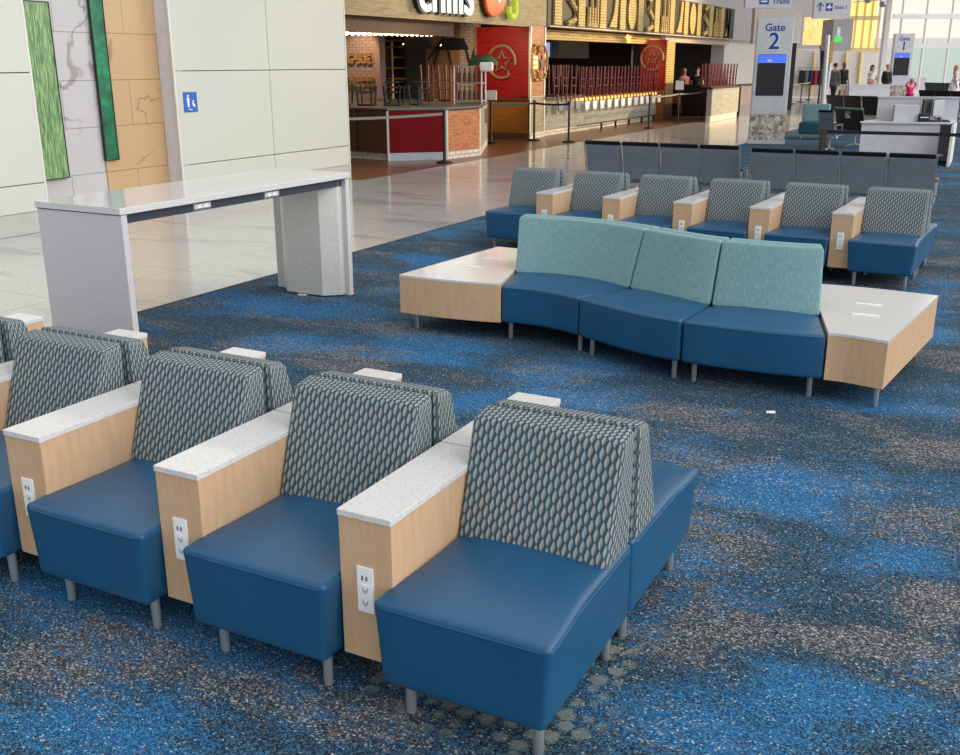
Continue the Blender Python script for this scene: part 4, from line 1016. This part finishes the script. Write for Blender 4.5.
# cameras
for k, (x, y) in enumerate(((868, 0), (883, 4))):
    p = at_y(x, y, 50); r = thing('dome_camera', f'grey dome camera in front of the golden sunlit glass, {"left" if k == 0 else "right"} one', 'camera', p, 0, 'dome cameras by the golden glass')
    MB().ball((0, 0, 0), .17, 2, (1, 1, .9)).build('dome', M['leg'], r, True); MB().box(-.12, .12, -.12, .12, .1, .25).build('mount', M['silver'], r); MB().tube([(0, 0, .2), (0, 4, .3)], .03, 6).build('arm', M['silver'], r)
p = at_y(834, 42, 45.5); r = thing('exit_sign', 'small green exit sign under the grey bulkhead', 'sign', p, 0)
MB().box(0, .34, 0, .06, 0, .22).build('light_box', M['exit_green'], r); MB().box(.1, .24, .02, .04, .22, .6).build('mount', M['silver'], r)
text_part('lettering', 'EXIT', .14, M['white'], r, Matrix.Translation((.03, -.004, .06)) @ FACE_V, .002)
# info pylon: two silver poles with pale panel
p = fl(822, 112); r = thing('pylon_stand', 'leaning silver double-pole stand with a pale panel right of the gate 2 pylon', 'sign stand', p, 0)
tz = at_y(828, 35, p.y); MB().tube([(0, 0, 0), (tz.x-p.x, 0, tz.z)], .10, 8).build('pole', M['silver'], r, True)
b2 = at_y(829, 62, p.y+.5); MB().tube([(.22, .5, 0), (.32, .5, b2.z)], .08, 8).build('pole', M['silver'], r, True)
c0, c1 = at_y(826, 63, p.y), at_y(835, 41, p.y); MB().box(c0.x-p.x, c1.x-p.x, .1, .22, c0.z, c1.z).build('panel', M['yelbrick'], r)
MB().box(-.2, .5, -.2, .75, 0, .03).build('base', M['silver'], r)
p = fl(818, 105); r = thing('torch_lamp', 'dark tapered floor lamp with a flared glass top left of the silver poles', 'lamp', p, 0); tz = at_y(817, 34, p.y).z
MB().lathe([(.12, 0), (.05, .04), (.04, 1.4), (.14, tz*.75), (.2, tz*.82)], n=12).build('stem', M['dark'], r, True); MB().lathe([(.2, tz*.82), (.26, tz)], n=12).build('lamp_shade', M['relief_tan'], r, True)
# gate stanchions
g = []
for k, (x, y) in enumerate(((791, 104), (800.5, 102), (808.5, 100))):
    g.append(stanchion(f'dark stanchion with tan belt behind the gate 2 pylon, {ORD[k]} from left', x, y, 1.0, 'stanchions behind the gate 2 pylon'))
belt('tan belt left section behind the gate 2 pylon', g[0], g[1], M['belt_tan'], .95, grp='tan belts behind the gate 2 pylon'); belt('tan belt right section behind the gate 2 pylon', g[1], g[2], M['belt_tan'], .95, grp='tan belts behind the gate 2 pylon')
# clothes rail
p = fl(796.5, 97); r = thing('clothes_rail', 'low clothes rail of jackets in the shop behind the gate 2 pylon', 'clothes rail', p, 0)
for x in (0, 1.75): MB().tube([(x, 0, 0), (x, 0, 1.72)], .025, 6).build('upright', M['leg'], r)
MB().tube([(0, 0, 1.7), (1.75, 0, 1.7)], .02, 6).build('rail', M['leg'], r)
for k, (c, n) in enumerate((('cloth_black', 'black'), ('cloth_grey', 'grey'), ('cloth_navy', 'blue'), ('cloth_red', 'dark red'), ('cloth_navy', 'navy, rightmost blue'), ('cloth_orange', 'orange'))):
    o = thing('jacket', f'{n} jacket hanging on the shop clothes rail', 'jacket', (p.x+.18+k*.28, p.y, .7), 0, 'jackets on the clothes rail')
    MB().round_box(-.11, .11, -.2, .2, .0, .86, .07, 3, warp=lambda q: (q.x*(1-.35*max(0, q.z-.6)), q.y, q.z)).build('body', M[c], o, True)
    MB().tube([(0, 0, .84), (0, 0, .98)], .012, 6).build('hanger', M['leg'], o)
# teal lounge chair
p = fl(797.5, 139.2); r = thing('teal_chair', 'teal lounge chair with a paler back beside the gate 2 pylon', 'chair', p, -.42); w = .72
MB().round_box(0, w, 0, .7, .14, .45, .03, 4).build('seat', M['tealdark'], r, True)
MB().round_box(.0, w, .48, .7, .44, .92, .03, 4, warp=lambda q: (q.x, q.y-.0+.1*(q.z-.44), q.z)).build('backrest', M['teal'], r, True)
for x in (.07, w-.07):
    for y in (.08, .62): MB().lathe([(.018, 0), (.02, .15)], x, y, n=10).build('leg', M['leg'], r, True)
# black gate seats
def brow(label, x0, x1, y0, y1, n, sym=False, z=.95, trim='black', fab='black_seat', flip=False):
    a, b = fl(x0, y0, z), fl(x1, y1, z); rz = math.atan2((b-a).y, (b-a).x); pit = (b-a).length/n
    return beam_seats(label, (a.x, a.y+.1, 0), rz, n, M[fab], 'black gate seating', pit, trim, sym)
brow('wide black accessible gate seat with teal top edge and white symbol, beside the desk', 839, 868, 107, 108.5, 1, True, .95, 'teal')
brow('dark grey gate seat left of the wide accessible seat', 822, 837.5, 110, 110.5, 1, fab='grey_seat')
brow('row of three black gate seats behind the accessible seat', 829, 882, 95, 96.5, 3)
brow('row of five black gate seats behind the gate desk', 865, 962, 97.5, 100, 5)
brow('row of black gate seats at the right edge, in front of the woman in white', 922, 970, 90, 91.5, 3)
brow('far row of black gate seats under the big window', 927, 968, 82.5, 83.5, 4)
# tensa post and belt behind the grey seats
p = at_y(824, 128, 16.6); r = thing('stanchion', 'square black barrier post behind the grey beam seats', 'stanchion', (p.x, p.y, 0), 0)
MB().box(-.045, .045, -.045, .045, .02, 1.0).build('post', M['black'], r, bevel=.006); MB().lathe([(.17, 0), (.17, .015), (.14, .03)], n=18).build('base', M['black'], r, True)
q = at_y(985, 133, 15.6)
belt('long black belt crossing in front of the gate desk', (p.x, p.y, 0), (q.x, q.y, 0), M['black'], .95, .0, grp='gate barrier belt')
r = thing('stanchion', 'black barrier post out by the right edge holding the long belt', 'stanchion', (q.x, q.y, 0), 0); MB().box(-.045, .045, -.045, .045, .02, 1.0).build('post', M['black'], r); MB().lathe([(.17, 0), (.17, .015), (.14, .03)], n=18).build('base', M['black'], r)
# gate desk
P0 = fl(944, 166.7); rz = -.30
r = thing('gate_desk', 'white gate desk with raised back panel and open work surface', 'desk', P0, rz)
lx = lambda px, py, z: None
MB().box(-1.62, -.10, .55, .60, .10, .80).build('front_panel', M['lilac'], r, bevel=.004)
MB().prism([(-1.66, .50), (.08, .50), (.26, 1.36), (-1.3, 1.36)], .80, .84).build('worktop', M['quartz'], r, bevel=.006)
MB().box(-1.30, .30, 1.36, 1.42, .0, 1.29).build('back_panel', M['lilac'], r, bevel=.004)
MB().box(-1.32, .32, 1.32, 1.46, 1.29, 1.32).build('back_cap', M['silver'], r)
MB().prism([(.04, .0), (.09, .0), (.32, 1.40), (.27, 1.40)], .0, .80).build('end_panel', M['wall'], r); MB().box(-.1, .02, .5, .9, .16, .20).build('shelf', M['silver'], r)
MB().box(-1.0, -.52, .70, 1.2, .84, 1.16).build('cabinet_box', M['lilac'], r, bevel=.004)
def dpt(x, y, z): c, s = math.cos(rz), math.sin(rz); return Vector((P0.x+x*c-y*s, P0.y+x*s+y*c, z))
r = thing('monitor', 'black computer monitor seen from behind on the gate desk, left one', 'monitor', dpt(-.36, .95, .84), rz+1.1)
MB().box(-.22, .22, -.02, .02, .10, .44).build('screen', M['dark'], r, bevel=.006); MB().tube([(0, .03, .01), (0, .03, .25)], .025, 6).build('stand', M['black'], r); MB().box(-.12, .12, -.08, .1, 0, .015).build('base', M['black'], r)
r = thing('monitor', 'silver grey computer monitor on the gate desk, right one', 'monitor', dpt(-.12, 1.1, .84), rz+.9)
MB().box(-.2, .2, -.02, .02, .10, .42).build('screen', M['leg'], r, bevel=.006); MB().tube([(0, .03, .01), (0, .03, .25)], .025, 6).build('stand', M['silver'], r); MB().box(-.1, .1, -.08, .1, 0, .015).build('base', M['silver'], r)
r = thing('desk_printer', 'black printer beside the white box on the gate desk', 'printer', dpt(-.42, .72, .84), rz)
MB().round_box(-.11, .11, -.12, .12, 0, .16, .02, 2).build('body', M['dark'], r, True); MB().box(-.08, .08, -.14, -.1, .08, .10).build('paper_slot', M['white'], r)
r = thing('keyboard', 'black keyboard on the right of the gate desk', 'keyboard', dpt(-.12, .72, .84), rz+.2); MB().box(-.2, .2, -.07, .07, 0, .025).build('key_tray', M['black'], r, bevel=.004); MB().box(-.18, .18, -.055, .055, .025, .032).build('keys', M['dark'], r)
r = thing('desk_phone', 'black desk phone at the right end of the gate desk', 'phone', dpt(-.02, 1.02, .84), rz-.3); MB().extrude([(-.09, -.1, 0), (.09, -.1, 0), (.09, -.1, .03), (-.09, -.1, .03)], (0, .2, .0)).build('body', M['dark'], r); MB().round_box(-.1, -.04, -.1, .1, .035, .075, .015, 2).build('handset', M['black'], r, True)
# far desks
def fdesk(label, x0, x1, y0, y1):
    a, b = fl(x0, y1), fl(x1, y1); h = at_y(x0, y0, a.y).z; r = thing('gate_counter', label, 'desk', a, 0); w = b.x-a.x
    MB().box(0, w, 0, .06, .06, h-.05).build('front_panel', M['lilac'], r); MB().box(-.05, w+.05, -.05, .8, h-.05, h).build('worktop', M['quartz'], r); MB().box(w-.06, w, .06, .75, 0, h-.05).build('end_panel', M['wall_grey'], r); MB().box(0, .06, .06, .75, 0, h-.05).build('end_panel', M['wall_grey'], r)
fdesk('white gate counter in front of the woman in pink', 848, 889, 84.5, 103.5)
fdesk('small white far counter right of the person in the pink jacket', 909, 925, 77.5, 95)

# ================================================================== people
def skin_mesh(nodes, edges, root, sub=1):
    bm = bmesh.new(); sl = bm.verts.layers.skin.verify(); vs = {}
    for k, (p, r) in nodes.items():
        v = bm.verts.new(p); v[sl].radius = (r, r) if not isinstance(r, tuple) else r; v[sl].use_root = (k == root); vs[k] = v
    for a, b in edges: bm.edges.new((vs[a], vs[b]))
    me = bpy.data.meshes.new('tmp_skin'); bm.to_mesh(me); bm.free()
    o = bpy.data.objects.new('tmp_skin', me); COL.objects.link(o)
    o.modifiers.new('k', 'SKIN').use_smooth_shade = True; s = o.modifiers.new('s', 'SUBSURF'); s.levels = s.render_levels = sub
    bpy.context.view_layer.update()
    out = bpy.data.meshes.new_from_object(o.evaluated_get(bpy.context.evaluated_depsgraph_get())); bpy.data.objects.remove(o)
    for p in out.polygons: p.use_smooth = True
    return out
def mesh_child(name, me, mat, parent):
    me.materials.clear(); me.materials.append(mat); o = bpy.data.objects.new(name, me); COL.objects.link(o); o.parent = parent; return o
def person(label, loc, rz, h, hair, top, bottom, skin='skin', sleeves=True, long_hair=False, skirt=False, shorts=False, arms=('down', 'down'), step=.12, sit=False, bag=None):
    """faces local -y; h = standing height"""
    r = thing('person', label, 'person', loc, rz); k = h/1.75
    V = lambda x, y, z: (x*k, y*k, z*k)
    hip = .92 if not sit else .52
    dz = hip-.92
    N = {'pelvis': (V(0, 0, hip), (.145*k, .10*k)), 'waist': (V(0, 0, 1.08+dz), (.125*k, .09*k)), 'chest': (V(0, 0, 1.28+dz), (.155*k, .105*k)), 'upper': (V(0, 0, 1.40+dz), (.13*k, .085*k)), 'neck': (V(0, -.005, 1.49+dz), .052*k), 'head0': (V(0, -.02, 1.56+dz), .068*k), 'head1': (V(0, -.02, 1.65+dz), (.074*k, .09*k)), 'head2': (V(0, -.01, 1.72+dz), (.055*k, .065*k))}
    E_ = [('pelvis', 'waist'), ('waist', 'chest'), ('chest', 'upper'), ('upper', 'neck'), ('neck', 'head0'), ('head0', 'head1'), ('head1', 'head2')]
    for s, nm in ((-1, 'l'), (1, 'r')):
        if sit:
            J = [(.10*s, -.05, hip-.01), (.12*s, -.44, .50), (.12*s, -.42, .08), (.12*s, -.56, .03)]
        else:
            f = step*s; J = [(.09*s, 0, .86), (.10*s, -f*.7-.02, .48), (.10*s, -f*.6+(.10 if f < 0 else 0), .09), (.11*s, -f*.6-.14, .03)]
        for q, (p, rr) in enumerate(zip(J, (.088, .06, .04, .034))): N[f'{nm}leg{q}'] = (V(*p), rr*k)
        E_ += [('pelvis', nm+'leg0'), (nm+'leg0', nm+'leg1'), (nm+'leg1', nm+'leg2'), (nm+'leg2', nm+'leg3')]
        ar = arms[0 if s < 0 else 1]
        if ar == 'down': J = [(.18*s, 0, 1.40), (.23*s, .02, 1.13), (.25*s, -.06, .88), (.25*s, -.09, .80)]
        elif ar == 'up': J = [(.18*s, 0, 1.40), (.28*s, -.10, 1.22), (.17*s, -.24, 1.40), (.10*s, -.20, 1.50)]
        elif ar == 'head': J = [(.18*s, 0, 1.40), (.36*s, -.02, 1.50), (.20*s, -.02, 1.66), (.12*s, 0, 1.72)]
        else: J = [(.18*s, 0, 1.40), (.24*s, .0, 1.14), (.16*s, -.24, 1.08), (.10*s, -.32, 1.08)]
        for q, (p, rr) in enumerate(zip(J, (.058, .044, .03, .028))): N[f'{nm}arm{q}'] = (V(p[0], p[1], p[2]+dz), rr*k)
        E_ += [('upper', nm+'arm0'), (nm+'arm0', nm+'arm1'), (nm+'arm1', nm+'arm2'), (nm+'arm2', nm+'arm3')]
        d = (Vector(J[3])-Vector(J[2])).normalized()
        side = d.cross(Vector((0, 1, .3))).normalized(); base = Vector(J[3])
        for q, (o_, ln) in enumerate(((-.028, .075), (-.01, .09), (.01, .085), (.027, .068))):
            t = base+side*o_+d*ln+Vector((0, -.015, 0)); N[f'{nm}f{q}'] = (V(t.x, t.y, t.z+dz), .009*k); E_.append((nm+'arm3', f'{nm}f{q}'))
        t = base-side*.055-d*.0+d*.02; N[nm+'thumb'] = (V(t.x, t.y, t.z+dz), .010*k); E_.append((nm+'arm3', nm+'thumb'))
    mesh_child('body', skin_mesh(N, E_, 'pelvis'), M[skin], r)
    grow = lambda keys, f: {q: (N[q][0], tuple(x*f for x in N[q][1]) if isinstance(N[q][1], tuple) else N[q][1]*f) for q in keys}
    ks = ['pelvis', 'waist', 'chest', 'upper', 'larm0', 'rarm0', 'larm1', 'rarm1']+(['larm2', 'rarm2'] if sleeves else [])+['neck']
    es = [e for e in E_ if e[0] in ks and e[1] in ks]
    T = grow(ks, 1.26); T['pelvis'] = ((N['pelvis'][0][0], N['pelvis'][0][1], N['pelvis'][0][2]+.02*k), tuple(x*1.28 for x in N['pelvis'][1])); T['neck'] = ((N['neck'][0][0], N['neck'][0][1], N['neck'][0][2]-.005*k), .074*k)
    hz_ = N['pelvis'][0]; T['hem'] = ((hz_[0], hz_[1], hz_[2]-.09*k), (.19*k, .135*k)); es = es+[('pelvis', 'hem')]
    for q in ('larm1', 'rarm1') if not sleeves else (): T[q] = (tuple((Vector(N[q[:-1]+'0'][0])*.45+Vector(N[q][0])*.55)), N[q][1]*1.35)
    mesh_child('top_garment', skin_mesh(T, es, 'pelvis'), M[top], r)
    if skirt:
        MB().lathe([(.15*k, (hip+.14)*k), (.19*k, hip*k), (.25*k, (hip-.22)*k), (.28*k, (hip-.42)*k)], n=18).build('skirt', M[bottom], r, True)
    else:
        ks = ['pelvis', 'lleg0', 'rleg0', 'lleg1', 'rleg1']+([] if shorts else ['lleg2', 'rleg2']); es = [e for e in E_ if e[0] in ks and e[1] in ks]
        T = grow(ks, 1.2); T['band'] = ((hz_[0], hz_[1], hz_[2]+.09*k), (.15*k, .11*k)); es = es+[('pelvis', 'band')]; mesh_child('shorts' if shorts else 'trousers', skin_mesh(T, es, 'pelvis'), M[bottom], r)
    for s, nm in ((-1, 'l'), (1, 'r')):
        p = Vector(N[nm+'leg3'][0]); MB().ball((p.x, p.y+.05*k, .045*k), .1*k, 2, (.5, 1.35, .45)).build('shoe', M['cloth_white' if top == 'cloth_black' else 'dark'], r, True)
    hz = (1.66+dz)*k
    MB().ball((0, .018*k, hz+.035*k), .1*k, 3, (.92, 1.0, .92)).build('hair', M[hair], r, True)
    if long_hair: MB().round_box(-.09*k, .09*k, .03*k, .12*k, hz-.32*k, hz+.06*k, .04*k, 3).build('hair_length', M[hair], r, True)
    for s in (-1, 1):
        MB().ball((.03*s*k, -.106*k, hz-.005*k), .011*k, 1).build('eye', M['dark'], r); MB().ball((.083*s*k, 0, hz-.015*k), .026*k, 2, (.5, .8, 1.2)).build('ear', M[skin], r, True)
    MB().ball((0, -.115*k, hz-.035*k), .017*k, 2, (.8, 1, 1.4)).build('nose', M[skin], r, True); MB().box(-.022*k, .022*k, -.105*k, -.095*k, hz-.075*k, hz-.066*k).build('mouth', M['red2'], r)
    return r
def at_px(x, ytop, h):          # stand a person of height h so that the crown shows at row ytop
    Y = 30.0
    lo, hi = 10, 120
    for _ in range(40):
        mid = (lo+hi)/2
        if at_y(x, ytop, mid).z > h: lo = mid
        else: hi = mid
    p = at_y(x, ytop, lo); return Vector((p.x, p.y, 0))
def stand(x, yfeet): return fl(x, yfeet)
person('person in a grey hoodie and dark trousers walking away past the silver poles', stand(832, 104), 2.4, 1.95, 'hair_black', 'cloth_grey', 'cloth_black', step=.2)
person('man in a black t-shirt and pale shorts standing by the far counter', Vector((at_y(843, 80, 56).x, 56, 0)), .15, 1.97, 'skin_dark', 'cloth_black', 'cloth_white', 'skin_dark', sleeves=False, shorts=True, step=.05)
person('woman with long brown hair in a pale top and pink skirt behind the counter', Vector((at_y(871.5, 80, 55).x, 55, 0)), .3, 1.86, 'hair_brown', 'cloth_white', 'cloth_rose', sleeves=False, long_hair=True, skirt=True, arms=('up', 'bent'))
person('fair-haired person in a loose black jacket behind the counter', Vector((at_y(886.5, 80, 55).x, 55, 0)), .2, 1.88, 'hair_blond', 'cloth_black', 'cloth_black', step=.05)
p = fl(908, 108.5); r = person('person in a bright pink jacket with hands raised to the dark hair', p, .5, 1.62, 'hair_brown', 'cloth_pink', 'cloth_black', arms=('head', 'head'), sit=True)
person('blonde woman in a white dress walking at the right edge', stand(952, 103), 1.3, 1.84, 'hair_blond', 'cloth_white', 'cloth_white', sleeves=False, long_hair=True, skirt=True, step=.16, arms=('down', 'bent'))
person('woman with long blonde hair standing behind the bar stanchions', B(PV(684, 80, 42).x, 42), .4, 1.76, 'hair_blond', 'pinkwall' if False else 'cloth_rose', 'cloth_black', sleeves=False, long_hair=True, arms=('bent', 'down'))
person('dark-haired man in a black t-shirt beside the blonde woman at the bar', B(PV(697, 80, 42).x, 42), -.3, 1.82, 'hair_black', 'cloth_black', 'cloth_black', sleeves=False)

# ------------------------------------------------------------------ lamps in the restaurant, then added warm spots out in the hall
def lamp(name, typ, loc, energy, col, size=.3, rot=None, spot=None, aim=None):
    d = bpy.data.lights.new(name, typ); d.energy = energy; d.color = col; o = bpy.data.objects.new(name, d); COL.objects.link(o); o.location = loc
    if typ == 'AREA': d.size = size
    else: d.shadow_soft_size = size
    if spot: d.spot_size = spot; d.spot_blend = .6
    if aim is not None: o.rotation_euler = (Vector(aim)-Vector(loc)).to_track_quat('-Z', 'Y').to_euler()
    return o
WARM = (1, .66, .34)
lamp('lamp_island', 'AREA', B(-13.6, 21, 3.15), 60, WARM, 3, aim=B(-13.6, 21, 0))
lamp('lamp_star_wall', 'SPOT', B(-12.6, 23.2, 2.85), 170, (1, .72, .45), .1, spot=1.1, aim=B(-13.2, 26.1, 1.9))
lamp('lamp_brick', 'SPOT', B(-17.6, 25.0, 3.0), 60, (1, .6, .4), .1, spot=1.6, aim=B(-17.8, 26.1, 1.9))
lamp('lamp_bar', 'AREA', B(-13.4, 31.5, 3.1), 60, WARM, 3, aim=B(-13.4, 31.5, 0))
lamp('lamp_far_star', 'SPOT', B(-12.6, 34.6, 2.9), 150, (1, .7, .4), .1, spot=1.0, aim=B(-12.9, 36.9, 2.0))
lamp('sun_standin_facade', 'SPOT', B(2.0, 47, 6.0), 16000, (1, .74, .36), .6, spot=.95, aim=B(-12.3, 34, 2.6))  # added spot in place of low warm sun on relief and end counter
lamp('sun_standin_fascia', 'SPOT', B(-9.5, 24, 5.6), 420, (1, .80, .52), .4, spot=1.5, aim=B(-12.3, 21.5, 3.3))  # added spot for the warm sun tone on the fascia, no fixture there
lamp('sun_standin_wall', 'SPOT', B(-7.6, 15.6, 4.6), 120, (1, .80, .48), .5, spot=1.1, aim=B(-10.75, 14.4, 2.0))  # added spot for the warm streak at the wall's right end

WORLD_RIGHT, WORLD_FAR, WORLD_BASE, WORLD_UP = 2.3, .5, .56, .95
# turn the whole place so that the concourse runs along the world y axis
TURN = Matrix.Rotation(A, 4, 'Z')
bpy.context.view_layer.update()
for o in list(S.objects):
    if o.parent is None: o.matrix_world = TURN @ o.matrix_world
# ================================================================== light
wd = bpy.data.worlds.new('world'); S.world = wd; wd.use_nodes = True
nt = wd.node_tree; bg = nt.nodes['Background']
tc = nt.nodes.new('ShaderNodeTexCoord')
def dotn(v):
    n = nt.nodes.new('ShaderNodeVectorMath'); n.operation = 'DOT_PRODUCT'; nt.links.new(tc.outputs['Generated'], n.inputs[0]); n.inputs[1].default_value = v; return n.outputs['Value']
def mr(x, a, b, c, d):
    n = nt.nodes.new('ShaderNodeMapRange'); n.interpolation_type = 'SMOOTHSTEP'; nt.links.new(x, n.inputs[0])
    for i, v in enumerate((a, b, c, d)): n.inputs[i+1].default_value = v
    return n.outputs[0]
def add(a, b):
    n = nt.nodes.new('ShaderNodeMath'); n.operation = 'ADD'; nt.links.new(a, n.inputs[0]); nt.links.new(b, n.inputs[1]); return n.outputs[0]
right = mr(dotn((1, 0, .12)), .25, .95, 0, WORLD_RIGHT)      # daylight from the glass side of the hall
far = mr(dotn((0, 1, .15)), .35, 1, 0, WORLD_FAR)
up = mr(dotn((0, 0, 1)), 0.0, .8, WORLD_BASE, WORLD_UP)
tot = add(add(right, far), up)
nt.links.new(tot, bg.inputs['Strength'])
rp = nt.nodes.new('ShaderNodeMix'); rp.data_type = 'RGBA'; nt.links.new(mr(dotn((0, 1, 0)), -.2, 1, 0, 1), rp.inputs[0])
rp.inputs[6].default_value = (.93, .97, 1, 1); rp.inputs[7].default_value = (1, .93, .82, 1)
nt.links.new(rp.outputs[2], bg.inputs['Color'])
